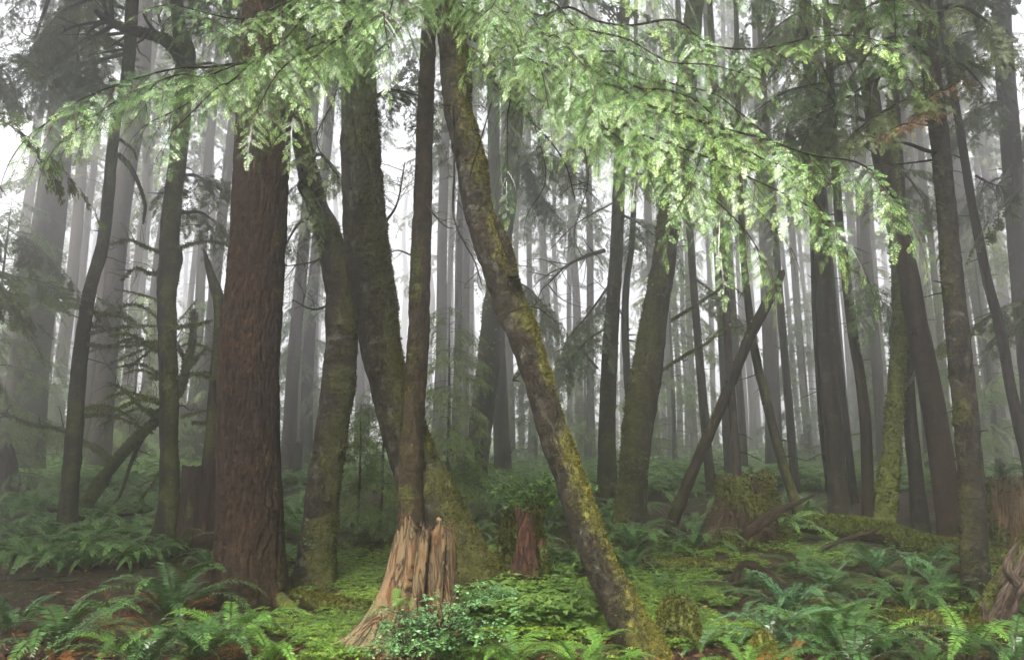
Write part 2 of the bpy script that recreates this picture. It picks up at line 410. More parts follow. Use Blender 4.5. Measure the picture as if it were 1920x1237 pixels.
M['red_wood'] = wood('red_rotten_wood', [(.3, (.02, .008, .005)), (.45, (.055, .02, .011)), (.6, (.13, .04, .02)), (.75, (.09, .055, .034))], f=14, zs=.4, bump=1.0)
M['grey_wood'] = wood('grey_dead_wood', [(.3, (.035, .022, .014)), (.5, (.13, .09, .06)), (.65, (.24, .19, .14)), (.8, (.16, .09, .05))], f=12, zs=.12)
M['dark_wood'] = wood('dark_rotten_wood', [(.3, (.010, .006, .004)), (.5, (.035, .016, .010)), (.7, (.08, .035, .02))], f=11, zs=.2, bump=.9)
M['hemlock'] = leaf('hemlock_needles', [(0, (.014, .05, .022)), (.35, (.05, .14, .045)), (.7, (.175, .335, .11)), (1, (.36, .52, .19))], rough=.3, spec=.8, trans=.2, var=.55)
M['sapling'] = leaf('young_conifer_needles', [(0, (.07, .12, .045)), (.5, (.13, .22, .07)), (1, (.24, .35, .11))], rough=.5, spec=.4, trans=.4)
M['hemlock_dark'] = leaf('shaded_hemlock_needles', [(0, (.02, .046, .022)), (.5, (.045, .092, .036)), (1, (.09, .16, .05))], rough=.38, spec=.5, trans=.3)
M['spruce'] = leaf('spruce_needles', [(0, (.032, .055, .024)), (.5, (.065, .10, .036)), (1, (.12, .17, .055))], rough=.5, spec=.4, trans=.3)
M['orange_needles'] = leaf('dead_orange_needles', [(0, (.22, .08, .03)), (.5, (.34, .16, .06)), (1, (.44, .27, .11))], rough=.6, spec=.3, trans=.3)
M['fern'] = leaf('sword_fern_fronds', [(0, (.020, .058, .017)), (.5, (.046, .115, .033)), (1, (.095, .19, .055))], stem=(.05, .045, .016), rough=.36, spec=.5, trans=.25, var=.4)
M['fern_skylit'] = leaf('skylit_fern_fronds', [(0, (.045, .11, .034)), (.5, (.095, .205, .06)), (1, (.18, .32, .10))], stem=(.05, .045, .016), rough=.45, spec=.4, trans=.35, var=.5)  # brighter copy of the sword fern, open-sky light put into the colour
M['fern_bright'] = leaf('bright_fern_fronds', [(0, (.06, .14, .025)), (.5, (.12, .26, .045)), (1, (.2, .38, .07))], stem=(.07, .08, .02), rough=.45, spec=.4, trans=.4, var=.3)
M['fern_blue'] = leaf('glossy_fern_fronds', [(0, (.024, .068, .028)), (.5, (.055, .135, .056)), (1, (.11, .215, .10))], stem=(.04, .05, .02), rough=.26, spec=.8, trans=.15, var=.3)
M['fern_dead'] = leaf('dead_fern_fronds', [(0, (.12, .045, .014)), (.5, (.20, .085, .025)), (1, (.34, .19, .06))], stem=(.07, .04, .02), rough=.7, spec=.2, trans=.3)
M['sorrel'] = leaf('wood_sorrel_leaves', [(0, (.05, .11, .022)), (.5, (.12, .215, .042)), (1, (.24, .36, .075))], rough=.5, spec=.35, trans=.35, var=.6, nscale=.9)
M['shrub'] = leaf('shrub_leaves', [(0, (.035, .085, .022)), (.5, (.075, .15, .035)), (1, (.14, .24, .05))], rough=.45, spec=.4, trans=.4, var=.4)
M['shrub_blue'] = leaf('blue_green_leaflets', [(0, (.04, .12, .05)), (.5, (.11, .24, .10)), (1, (.22, .37, .17))], rough=.4, spec=.5, trans=.35, var=.4)
M['yellow_leaf'] = leaf('yellow_green_leaves', [(0, (.16, .22, .025)), (1, (.30, .34, .04))], rough=.5, spec=.3, trans=.45)
M['litter'] = leaf('fallen_leaves', [(0, (.045, .02, .010)), (.5, (.12, .055, .022)), (.85, (.22, .12, .045)), (1, (.38, .30, .08))], rough=.7, spec=.2, trans=.15)
M['moss'] = leaf('moss_tufts', [(0, (.022, .024, .006)), (.5, (.055, .056, .012)), (1, (.11, .108, .022))], rough=.85, spec=.1, trans=.25, var=.7, nscale=2.5)
M['moss_gold'] = leaf('golden_moss_tufts', [(0, (.04, .034, .008)), (.5, (.10, .09, .015)), (1, (.20, .18, .03))], rough=.85, spec=.1, trans=.25, var=.6, nscale=2.5)
M['moss_dark'] = leaf('dark_moss_tufts', [(0, (.014, .018, .005)), (.5, (.038, .044, .010)), (1, (.085, .09, .02))], rough=.85, spec=.1, trans=.25, var=.7, nscale=2.5)
M['moss_green'] = leaf('green_moss_tufts', [(0, (.026, .038, .009)), (.5, (.07, .092, .019)), (1, (.14, .17, .035))], rough=.85, spec=.1, trans=.25, var=.6, nscale=2.5)
M['ground'] = ground_mat()
# ------------------------------------------------------------------ tree builder
def w2m(px_w, p):                         # pixel width -> metres at a world point
    d = (p - CAM); return px_w / FPX * (d[1] * CP + d[2] * SP)
TREES = {}
def tree(key, name, label, mat, pts, group=None, top=18.0, Y=None, flare=.35, flareh=.45, lobes=5, seg=24, step=.12, lump=.10, lumpf=3.0,
         ridge=0.0, ridgef=(22, 3.2), moss=None, tufts=None, cat='tree', end=None, dY=0.0, sink=.25, base=None):
    b = ground_at(pts[0][0], pts[0][1]) if base is None else np.array(base)
    Y0 = Y or b[1]
    P = [at(px, py, Y0 + dY * k / max(1, len(pts) - 1)) for k, (px, py, w) in enumerate(pts)]
    R = [w2m(q[2], p) / 2 for q, p in zip(pts, P)]
    if Y is None: P[0] = b
    org = P[0].copy()
    d0 = unit(P[1] - P[0]); P.insert(0, P[0] - d0 * sink); R.insert(0, R[0])
    if end is None and P[-1][2] < top:
        d = unit(P[-1] - P[-2])
        while P[-1][2] < top:
            d = unit(d * .8 + np.array([0, 0, .2])); P.append(P[-1] + d * 2.5); R.append(R[-1] * .88)
    elif end: R[-1] = max(R[-1], .004)
    sd = len(TREES) + 1
    tb = tube(P, R, seg, step, lump, lumpf, ridge, ridgef, flare, flareh, lobes, sd, cap=(end != 'open'))
    at_ = {'rest': tb['rest']}
    if moss is not None: tb['moss'] = moss_mask(tb, *moss, seed=sd) if len(moss) < 3 else moss_mask(tb, moss[0], moss[1], sd, low=moss[2]); at_['moss'] = tb['moss']
    if moss is not None and tufts:                     # cushions of moss stand proud of the bark
        mm = np.clip((tb['moss'] - .35) * 2.5, 0, 1); tb['V'] = tb['V'] + tb['out'] * (mm * .022 * (.5 + .9 * fbm(tb['rest'] * 22, 2, sd)) + .010 * fbm(tb['rest'] * 14 + 3, 3, sd + 2))[:, None]
    e = thing(name, label, cat, org, group)
    me = make_mesh(name + '_trunk', tb['V'] - org, tb['Q'], at_, True, (M[mat],))
    put('trunk', me, e)
    if tufts: moss_tufts('moss', tb, tb.get('moss'), tufts[0], tufts[1], M[tufts[2]], e, org)
    TREES[key] = dict(e=e, tb=tb, org=org, mat=mat)
    return e

def join_tubes(tbs, org):
    V, Q, R, n = [], [], [], 0
    for t in tbs: V.append(t['V'] - org); Q.append(t['Q'] + n); R.append(t['rest']); n += len(t['V'])
    return np.concatenate(V), np.concatenate(Q), np.concatenate(R)
def twigs_on(C, r0, n, ln, g, droop=.15, sub=1, up=0.0, r=.5):
    """thin bare side twigs along a curve, each with sub twigs"""
    out = []
    T, N, B = frames(C)
    for k in range(n):
        i = int(g.uniform(.2, .98) * (len(C) - 1)); a = g.uniform(0, 6.28)
        d = unit(T[i] * g.uniform(.3, .9) + (N[i] * math.cos(a) + B[i] * math.sin(a)) + np.array([0, 0, up]))
        L = ln * g.uniform(.4, 1.2)
        p = [C[i]]
        for q in range(3):
            p.append(p[-1] + d * L / 3); d = unit(d + g.normal(size=3) * .28 + np.array([0, 0, -droop]))
        rr = max(.0022, r0 * r * g.uniform(.5, 1))
        out.append(tube(p, [rr, rr * .8, rr * .6, rr * .3], 5, L / 5, seed=k))
        if sub: out += twigs_on(out[-1]['C'], rr, 2, L * .5, g, droop, sub - 1, up)
    return out
def branch(key, pts, r0, r1, mat=None, twigs=0, tl=.4, name='branch', seed=0, droop=.15, moss=None, tufts=None, sub=1, label=None, seg=9, up=0.0):
    t = TREES[key]; P = np.array([p if isinstance(p, np.ndarray) else at(*p) for p in pts], float)
    tb = tube(P, np.linspace(r0, r1, len(P)), seg, .06, .14, 8, seed=seed + 50)
    g = np.random.default_rng(seed + 5)
    tbs = [tb] + (twigs_on(tb['C'], (r0 + r1) / 2, twigs, tl, g, droop, sub, up) if twigs else [])
    V, Q, R = join_tubes(tbs, t['org'])
    mm = np.zeros(len(V))
    if moss is not None: mm[:len(tb['V'])] = moss_mask(tb, moss[0], moss[1], seed); mm[len(tb['V']):] = moss[1] + .25
    o = put(name, make_mesh('branch', V, Q, {'rest': R, 'moss': mm}, True, (M[mat or t['mat']],)), t['e'])
    if label: o['label'] = label
    if tufts: moss_tufts('moss', tb, None, tufts[0], tufts[1], M[tufts[2]], o, t['org'], hang=.9, wide=.3)
    return o, tb
def stubs(key, n, z0, z1, ln=(.12, .5), seed=1, twigs=0, droop=.1, r=.011):
    """short dead branch stubs, each one its own part"""
    t = TREES[key]; tb = t['tb']; g = np.random.default_rng(seed); C = tb['C']; m = tb['shape'][1]
    for k in range(n):
        z = g.uniform(z0, z1); i = int(np.argmin(np.abs(C[:, 2] - z))); j = g.integers(0, m)
        p = tb['V'].reshape(-1, m, 3)[i, j]; o = tb['out'].reshape(-1, m, 3)[i, j]
        L = g.uniform(*ln); d = unit(o + np.array([0, 0, g.uniform(-.3, .35)]))
        pts = [p - o * .03]
        for q in range(3): pts.append(pts[-1] + d * L / 3); d = unit(d + g.normal(size=3) * .22 + np.array([0, 0, -droop]))
        branch(key, pts, r * g.uniform(.7, 1.4), r * .35, twigs=twigs if L > .3 else 0, tl=L * .5, seed=seed * 31 + k, seg=6)

# ------------------------------------------------------------------ foliage on limbs
PRO = {}
for k, (L_, s_) in enumerate([(.42, 1), (.42, 2), (.6, 3), (.6, 4), (.8, 5), (.8, 6)]):
    PRO.setdefault('hi', []).append((L_, bough(L_, .046, .33 * L_ + .03, .029, .0046, .0105, s_, droop=.28, tip_droop=.9, so=.24, sw=.004)))
for k, (L_, s_) in enumerate([(.8, 11), (.8, 12), (1.2, 13), (1.2, 14)]):
    PRO.setdefault('mid', []).append((L_, bough(L_, .06, .32 * L_, .042, .0135, .019, s_, droop=.35, tip_droop=.8, gaps=.15, sw=.004)))
for k, (L_, s_) in enumerate([(1.6, 21), (1.6, 22), (2.2, 23)]):
    PRO.setdefault('lo', []).append((L_, bough(L_, .13, .34 * L_, .10, .042, .055, s_, droop=.3, tip_droop=.5, gaps=.15, sw=.004)))
def foliage_on(A, C, kind, spacing, size, start=.2, seed=0, drop=.25, spread=52, dens=1.0, up_j=.35, tint=0.0, tipscale=.55, hang=0.0):
    g = np.random.default_rng(seed)
    s = np.concatenate([[0], np.cumsum(np.linalg.norm(np.diff(C, axis=0), axis=1))]); Lt = s[-1]
    T = np.gradient(C, axis=0); T = unit(T)
    x = start * Lt; sg = 1
    while x < Lt:
        i = min(len(C) - 1, int(np.searchsorted(s, x))); u = x / Lt
        if g.random() < dens:
            t = T[i]; S = np.cross(t, [0, 0, 1]); S = unit(S) if np.linalg.norm(S) > .05 else np.array([1., 0, 0])
            a = math.radians(g.normal(spread, 12)) * sg
            D = t * math.cos(a) + S * math.sin(a) + np.array([0, 0, -drop + g.normal(0, .16) - hang * g.random()])
            want = size * (1 - (1 - tipscale) * max(0, (u - .5) * 2)) * g.uniform(.7, 1.2)
            c = PRO[kind]; L0, (V, Q, TT) = c[g.integers(len(c))] if kind != 'hi' else min(c, key=lambda q: abs(q[0] - want) + g.random() * .12)
            V = bend_frame(V * (want / L0), D, np.array([g.normal(0, up_j), g.normal(0, up_j), 1.0])) + C[i]
            A.add(V, Q, np.where(TT < -.5, -1, np.clip(TT + tint + g.normal(0, .1), 0, 1)))
        x += spacing * g.uniform(.7, 1.3); sg = -sg
    c = PRO[kind][:2]; L0, (V, Q, TT) = c[g.integers(len(c))]
    V = bend_frame(V * (size * .7 / L0), T[-1] + np.array([0, 0, -drop * .5]), np.array([0, 0, 1.])) + C[-1]
    A.add(V, Q, np.where(TT < -.5, -1, np.clip(TT + tint + .1, 0, 1)))
def limb(key, pts, r0=.03, kind='hi', spacing=.11, size=.6, mat='hemlock', seed=0, start=.25, name='branch', label=None, laterals=0, **kw):
    """one foliage-bearing branch: a woody part with its foliage as a sub-part"""
    o, tb = branch(key, pts, r0, max(.004, r0 * .2), mat='dark_bark', seed=seed, name=name, label=label)
    A = Acc(); foliage_on(A, tb['C'], kind, spacing, size, start, seed, **kw)
    V, Q, T = A.arrays(); V = V - TREES[key]['org']
    put('foliage', make_mesh('foliage', V, Q, {'tint': T}, False, (M[mat],)), o)
    return o

# ------------------------------------------------------------------ crowns (shared)
def crown_mesh(name, h, nl, Lmax, kind, size, seed, mat, top_pow=.8, low_sparse=.35, droop=.12, sp=.27):
    g = np.random.default_rng(seed); A = Acc()
    for k in range(nl):
        u = (k + g.random()) / nl; z = u * h
        if u < .3 and g.random() < low_sparse: continue
        L = Lmax * (1 - u) ** top_pow * g.uniform(.55, 1.1) + .35
        a = g.uniform(0, 6.28); d = np.array([math.cos(a), math.sin(a), g.uniform(-.1, .25)])
        p = [np.array([0, 0, z])]
        for q in range(5): p.append(p[-1] + unit(d) * L / 5); d = d + np.array([g.normal(0, .08), g.normal(0, .08), -droop * g.uniform(.5, 1.8)])
        p = np.array(p); w = .005 + .004 * L
        S = np.array([0, 0, 1.]) * w
        rr = np.linspace(1, .25, 6)[:, None]
        for ax in (np.array([0, 0, 1.]), np.array([-math.sin(a), math.cos(a), 0])):
            V = np.concatenate([p + ax * w * rr, p - ax * w * rr]); Q = np.array([[i, i + 1, 7 + i, 6 + i] for i in range(5)]); A.add(V, Q, -1.)
        C, _ = catmull(p, np.ones(6), .12)
        foliage_on(A, C, kind, size * sp, size, .2, seed * 100 + k, drop=.12, dens=.8, up_j=.3)
    V, Q, T = A.arrays()
    return make_mesh(name, V, Q, {'tint': T}, False, (M[mat],))
CROWN = [crown_mesh('crown_%d' % k, 20, 92, 3.3, 'lo', 1.25, 40 + k, 'spruce', low_sparse=.15, droop=.16) for k in range(3)]
SAP = [crown_mesh('sapling_foliage_%d' % k, 5.0, 48, 1.5, 'mid', .8, 60 + k, m, top_pow=.6, low_sparse=.1, droop=.14, sp=.2) for k, m in enumerate(['sapling', 'sapling', 'hemlock_dark'])]
THIN = [crown_mesh('thin_crown_%d' % k, 18, 40, 2.6, 'lo', 1.1, 80 + k, 'spruce', low_sparse=.5, droop=.2) for k in range(3)]
def crown(key, z, scale=1.0, var=0, rot=0.0):
    t = TREES[key]; C = t['tb']['C']; i = int(np.argmin(np.abs(C[:, 2] - z)))
    put('crown', CROWN[var % 3], t['e'], C[i] - t['org'], (0, 0, rot), scale)
# ================================================================== the trees one can tell apart (pixel, width) from base to top
R_ = (1, -.3, .35); L_ = (-1, -.3, .3)
tree('fir', 'fir_tree', 'massive reddish-brown conifer trunk with furrowed bark and a dark knot hole', 'red_bark',
     [(470, 1136, 138), (470, 1060, 124), (468, 960, 116), (466, 840, 111), (466, 717, 108), (473, 600, 103), (484, 450, 98), (491, 300, 97), (497, 150, 92), (503, -20, 86)],
     seg=190, step=.022, lump=.06, ridge=.017, ridgef=(30, 6.0), flare=.55, flareh=.3, moss=((1, .2, 0), -.85, .55), top=20)
tree('twin', 'alder_tree', 'dark mossy trunk swaying beside the massive reddish-brown conifer', 'mossy_bark',
     [(588, 1104, 92), (592, 1060, 76), (598, 1000, 68), (608, 900, 61), (622, 800, 60), (634, 717, 60), (641, 617, 58), (633, 520, 54), (615, 440, 46), (592, 380, 40), (572, 300, 36), (560, 200, 33), (556, 60, 30)],
     seg=48, step=.06, lump=.12, flare=.35, flareh=.25, moss=((.6, -.4, .1), -.38, .3), tufts=(2600, .03, 'moss_dark'), top=16)
tree('lean', 'alder_tree', 'thick mossy trunk leaning toward the orange broken stump', 'mossy_bark',
     [(885, 1128, 150), (850, 1050, 128), (815, 960, 112), (783, 880, 92), (758, 810, 82), (729, 717, 73), (709, 617, 77), (692, 500, 83), (681, 400, 76), (676, 300, 72), (672, 180, 66), (668, 40, 60)],
     seg=64, step=.05, lump=.13, flare=.25, flareh=.3, moss=((.6, -.35, .35), -.22, .5), tufts=(9000, .026, 'moss'), top=16)
tree('hem', 'hemlock_tree', 'slender straight hemlock trunk rising right behind the orange broken stump', 'hem_bark',
     [(772, 1150, 62), (771, 1040, 52), (770, 917, 47), (772, 817, 40), (779, 717, 41), (785, 617, 39), (788, 500, 37), (792, 400, 35), (796, 250, 31), (802, 100, 28), (808, -80, 25), (812, -300, 20)],
     seg=40, step=.05, lump=.09, lumpf=6, ridge=.006, flare=.3, moss=((-.3, -.6, 0), -.85, .1), tufts=(1200, .015, 'moss_dark'), top=13, Y=8.45)
tree('alder', 'alder_tree', 'long lichen-crusted alder trunk leaning steeply across the clearing', 'alder_bark',
     [(1206, 1232, 78), (1152, 1117, 66), (1108, 1017, 58), (1073, 917, 54), (1039, 817, 55), (1009, 717, 52), (976, 617, 58), (965, 595, 61), (931, 500, 58), (897, 400, 53), (881, 300, 55), (857, 200, 49), (853, 130, 54), (838, 20, 46), (815, -120, 42)],
     seg=72, step=.032, lump=.16, lumpf=4.5, flare=.55, flareh=.22, moss=((.85, -.1, .5), -.2, .25), tufts=(11000, .022, 'moss_gold'), top=11, dY=1.2)
tree('dark', 'conifer_tree', 'thin dark conifer trunk rising from the crowded dark ferns near the mossy bent limb', 'dark_bark',
     [(122, 1012, 36), (126, 960, 33), (131, 917, 32), (139, 817, 30), (146, 717, 28), (157, 617, 25), (172, 530, 23), (194, 450, 22), (209, 300, 20), (218, 220, 19), (232, 180, 20), (242, 110, 22), (248, 0, 22), (254, -120, 20)],
     seg=24, step=.08, lump=.11, lumpf=5, moss=((.3, -.5, .2), -.45, .1), top=17)
tree('knob', 'conifer_tree', 'gnarled dark trunk with a bulging knob and mossy root flare', 'dark_bark',
     [(305, 1040, 66), (316, 985, 44), (318, 917, 36), (317, 850, 33), (316, 717, 33), (313, 617, 32), (313, 540, 34), (320, 485, 41), (317, 455, 35), (323, 380, 33), (333, 300, 31), (344, 180, 30), (347, 100, 36), (334, 40, 24), (331, -60, 22)],
     seg=36, step=.06, lump=.13, lumpf=4, flare=.9, flareh=.4, moss=((.5, -.5, .2), -.35, .35), tufts=(700, .03, 'moss_dark'), top=17)
tree('snag', 'snag', 'broken forked snag growing on the dark red stump', 'dark_bark',
     [(393, 900, 30), (400, 800, 27), (407, 700, 26), (413, 617, 24), (412, 570, 24), (400, 530, 17), (391, 500, 13), (382, 466, 4)],
     seg=18, step=.07, lump=.16, end='pt', Y=11.8, moss=((0, -1, .3), -.4), cat='dead tree')
tree('back', 'mossy_tree', 'mossy trunk standing behind the lichen-crusted leaning alder', 'mossy_bark',
     [(886, 938, 48), (896, 850, 43), (905, 770, 43), (914, 700, 43), (920, 617, 37), (932, 520, 33), (948, 420, 31), (960, 320, 31), (967, 220, 30), (970, 100, 28), (972, -40, 27)],
     seg=28, step=.09, lump=.12, moss=((-.6, -.4, .2), -.25, .3), tufts=(1500, .05, 'moss'), top=19)
tree('pair', 'alder_tree', 'upright dark trunk just behind the thick mossy leaner with leafy sprouts', 'mossy_bark',
     [(1137, 962, 42), (1138, 880, 36), (1138, 817, 32), (1141, 717, 30), (1147, 600, 28), (1154, 500, 25), (1158, 420, 24), (1164, 250, 22), (1170, 50, 20)],
     seg=24, step=.1, lump=.10, moss=((0, -1, .2), -.65, .2), tufts=(400, .05, 'moss_dark'), top=19)
tree('pairthin', 'conifer_tree', 'thin crooked dark stem squeezed between two mossy trunks', 'dark_bark',
     [(1186, 940, 16), (1184, 800, 15), (1176, 700, 14), (1172, 600, 14), (1176, 520, 12), (1186, 440, 11), (1190, 250, 9)], seg=14, step=.12, lump=.1, top=15)
tree('mossI', 'alder_tree', 'thick mossy trunk tilting above ferns with leafy sprouts around its waist', 'mossy_bark',
     [(1181, 1012, 66), (1184, 960, 56), (1188, 900, 54), (1194, 817, 54), (1210, 717, 60), (1224, 617, 49), (1237, 540, 45), (1252, 440, 42), (1266, 340, 40), (1284, 200, 36), (1300, 40, 33)],
     seg=40, step=.07, lump=.12, moss=((-.8, -.35, .2), -.22, .15), tufts=(2600, .04, 'moss'), top=18)
tree('dlog', 'dead_tree', 'dead leaning pole with a peeled broken tip propped against a thin curved tree', 'dark_bark',
     [(1246, 1020, 25), (1290, 905, 21), (1340, 790, 20), (1400, 645, 20), (1432, 580, 20), (1455, 535, 19), (1470, 505, 10)],
     seg=24, step=.07, lump=.13, end='pt', flare=.1, moss=((-.8, -.4, .3), -.8, .35), tufts=(350, .03, 'moss_dark'), cat='dead tree')
tree('curve', 'conifer_tree', 'thin curved stem that the dead leaning pole rests against', 'dark_bark',
     [(1510, 990, 26), (1483, 917, 19), (1456, 827, 17), (1436, 747, 17), (1420, 682, 16), (1409, 617, 15), (1402, 560, 13), (1393, 465, 12), (1386, 300, 11), (1382, 100, 9)],
     seg=16, step=.09, lump=.12, lumpf=7, top=14, moss=((0, -.6, .4), -.35, .5), flare=.6, flareh=.25)
tree('pole', 'conifer_tree', 'slim straight pole trunk standing in front of the big mossy stump', 'grey_bark',
     [(1390, 1018, 18), (1383, 900, 16), (1376, 800, 15), (1366, 660, 15), (1360, 560, 14), (1350, 400, 13), (1340, 200, 11)], seg=16, step=.1, lump=.07, top=14)
tree('m1', 'conifer_tree', 'slender trunk with short stubs seen beyond the dead leaning pole', 'grey_bark',
     [(1335, 938, 19), (1327, 850, 18), (1319, 760, 17), (1307, 617, 15), (1296, 470, 14), (1284, 250, 12)], seg=14, step=.15, lump=.06, top=19)
tree('m2', 'conifer_tree', 'straight trunk behind the slim pole at the big mossy stump', 'grey_bark',
     [(1371, 915, 22), (1364, 800, 20), (1356, 640, 19), (1347, 470, 18), (1336, 250, 16)], seg=14, step=.15, lump=.05, top=21)
tree('m2b', 'conifer_tree', 'thin misty trunk close beside the straight trunk above the mossy stump', 'grey_bark',
     [(1397, 905, 16), (1389, 760, 14), (1376, 600, 13), (1366, 450, 12), (1350, 250, 10)], seg=12, step=.15, lump=.05, top=21)
tree('m3', 'conifer_tree', 'sturdy misty trunk rising directly behind the top of the mossy stump', 'grey_bark',
     [(1453, 898, 34), (1450, 800, 30), (1446, 700, 28), (1440, 560, 26), (1434, 400, 24), (1426, 200, 22)], seg=16, step=.15, lump=.05, top=23)
tree('m4', 'conifer_tree', 'thin straight trunk between the mossy stump and the thick brown trunk', 'grey_bark',
     [(1492, 928, 17), (1484, 820, 16), (1474, 700, 15), (1464, 580, 14), (1450, 400, 13)], seg=12, step=.15, lump=.05, top=20)
tree('m5', 'conifer_tree', 'thin dark stem hugging the thick brown trunk by the mossy log', 'dark_bark',
     [(1566, 978, 17), (1554, 900, 13), (1541, 800, 11), (1534, 700, 10), (1528, 600, 10), (1524, 480, 9), (1518, 300, 8)], seg=12, step=.12, lump=.08, top=14)
tree('m6', 'conifer_tree', 'thick brown trunk standing beyond the moss-covered fallen log', 'grey_bark',
     [(1578, 982, 44), (1572, 920, 35), (1566, 850, 33), (1557, 740, 31), (1549, 620, 30), (1542, 480, 28), (1530, 300, 26)], seg=24, step=.1, lump=.05, ridge=.005, top=20)
tree('m7', 'conifer_tree', 'faint thin trunk just past the thick brown trunk and its dark stem', 'grey_bark',
     [(1602, 945, 15), (1590, 830, 13), (1578, 720, 12), (1568, 620, 11), (1556, 480, 10)], seg=12, step=.15, lump=.05, top=21)
tree('m8', 'conifer_tree', 'gently bowed dark trunk ending at the moss-covered fallen log', 'brown_bark',
     [(1628, 996, 23), (1627, 920, 21), (1623, 800, 20), (1612, 700, 19), (1598, 617, 18), (1584, 500, 17), (1572, 400, 16), (1560, 200, 14)], seg=18, step=.1, lump=.09, top=16)
tree('m10', 'mossy_tree', 'bright yellow-green mossy trunk wrapped in shaggy moss', 'green_bark',
     [(1657, 1002, 38), (1662, 930, 34), (1674, 820, 29), (1680, 720, 29), (1687, 617, 27), (1684, 540, 24), (1680, 420, 20), (1674, 250, 16)],
     seg=26, step=.1, lump=.12, moss=((-.3, -.8, .2), .2, .1), tufts=(3200, .05, 'moss_green'), top=15)
tree('m11', 'conifer_tree', 'brown trunk between the yellow-green mossy one and the big leaning conifer', 'grey_bark',
     [(1728, 1004, 32), (1718, 900, 26), (1708, 800, 24), (1702, 700, 22), (1697, 560, 20), (1690, 400, 18)], seg=18, step=.12, lump=.06, top=20)
tree('m12', 'conifer_tree', 'big brown conifer trunk leaning over the far end of the mossy log', 'brown_bark',
     [(1790, 1028, 50), (1780, 960, 44), (1764, 850, 42), (1744, 730, 40), (1721, 617, 37), (1700, 500, 35), (1680, 420, 33), (1660, 330, 32), (1636, 200, 30), (1610, 20, 27)],
     seg=36, step=.08, lump=.06, ridge=.006, top=18)
tree('m13', 'conifer_tree', 'dark moss-flecked conifer trunk standing by the splintered rotten snag', 'mossy_bark',
     [(1832, 1142, 50), (1827, 1040, 45), (1822, 917, 43), (1813, 800, 42), (1803, 700, 42), (1793, 600, 40), (1783, 500, 37), (1774, 390, 34), (1765, 290, 33), (1752, 180, 32), (1738, 60, 31), (1722, -80, 29)],
     seg=44, step=.05, lump=.10, lumpf=5, moss=((-.6, -.3, .1), -.5, .15), tufts=(1700, .028, 'moss_dark'), top=16)
tree('m14', 'conifer_tree', 'thin bowed trunk curving beside the dark moss-flecked conifer', 'dark_bark',
     [(1952, 1000, 26), (1935, 900, 24), (1912, 800, 21), (1893, 717, 19), (1876, 617, 18), (1852, 530, 17), (1836, 450, 16), (1822, 380, 15), (1809, 300, 14), (1796, 220, 13), (1783, 150, 12), (1768, 60, 10), (1755, -60, 9)],
     seg=18, step=.09, lump=.1, top=13, Y=10.6, base=(7.6, 10.6, zgs(7.6, 10.6)))
tree('m15', 'conifer_tree', 'tall straight grey conifer cut by the picture edge above the orange stump', 'grey_bark',
     [(1956, 985, 46), (1942, 800, 40), (1928, 660, 37), (1914, 520, 34), (1903, 380, 33), (1893, 240, 32), (1882, 100, 31), (1874, -40, 30)],
     seg=30, step=.09, lump=.05, ridge=.006, top=20, Y=13.5)

# mossy bent limb at the dark fern bank: a fallen, still rooted vine maple
MB = ((0, -.3, .9), .25)
tree('maple', 'vine_maple', 'bent moss-draped vine maple arching low above the dark ferns', 'mossy_bark',
     [(140, 978, 24), (170, 935, 22), (216, 868, 20), (262, 818, 18), (298, 784, 17), (335, 735, 15), (350, 690, 13), (362, 640, 12), (364, 580, 8)],
     seg=16, step=.08, lump=.15, end='pt', flare=.1, moss=MB, tufts=(1500, .05, 'moss_green'), cat='tree')
ym = TREES['maple']['org'][1]
branch('maple', [(214, 870, ym), (185, 842, ym + .1), (155, 828, ym + .2), (120, 806, ym), (60, 795, ym - .2), (0, 772, ym - .4)], .07, .02, moss=MB, tufts=(700, .05, 'moss_green'), seed=3, twigs=6, tl=.5)
branch('maple', [(298, 784, ym), (260, 760, ym - .2), (240, 735, ym - .3), (200, 715, ym - .4)], .035, .012, moss=MB, tufts=(350, .05, 'moss_green'), seed=4, twigs=5, tl=.4)
branch('maple', [(352, 690, ym), (385, 655, ym - .2), (402, 660, ym - .2)], .035, .012, moss=MB, tufts=(200, .05, 'moss_green'), seed=5, twigs=4, tl=.4)
branch('maple', [(350, 685, ym), (330, 640, ym + .2), (300, 600, ym + .3), (262, 570, ym + .3)], .035, .012, moss=MB, tufts=(250, .05, 'moss_green'), seed=6, twigs=8, tl=.5)
branch('maple', [(270, 812, ym), (245, 870, ym + .3), (226, 925, ym + .3), (206, 952, ym + .3)], .045, .02, moss=MB, seed=7, twigs=3, tl=.4)
for k, q in enumerate([[(300, 660), (250, 640), (225, 655)], [(298, 700), (262, 682), (205, 690)], [(240, 690), (300, 640), (370, 560)], [(330, 600), (290, 560), (210, 540)], [(340, 780), (380, 770), (402, 768)], [(330, 830), (290, 900), (260, 940)]]):
    branch('maple', [(a, b, ym + .3 - .15 * k) for a, b in q], .022, .008, moss=MB, tufts=(220, .05, 'moss_green'), seed=20 + k, twigs=6, tl=.45)

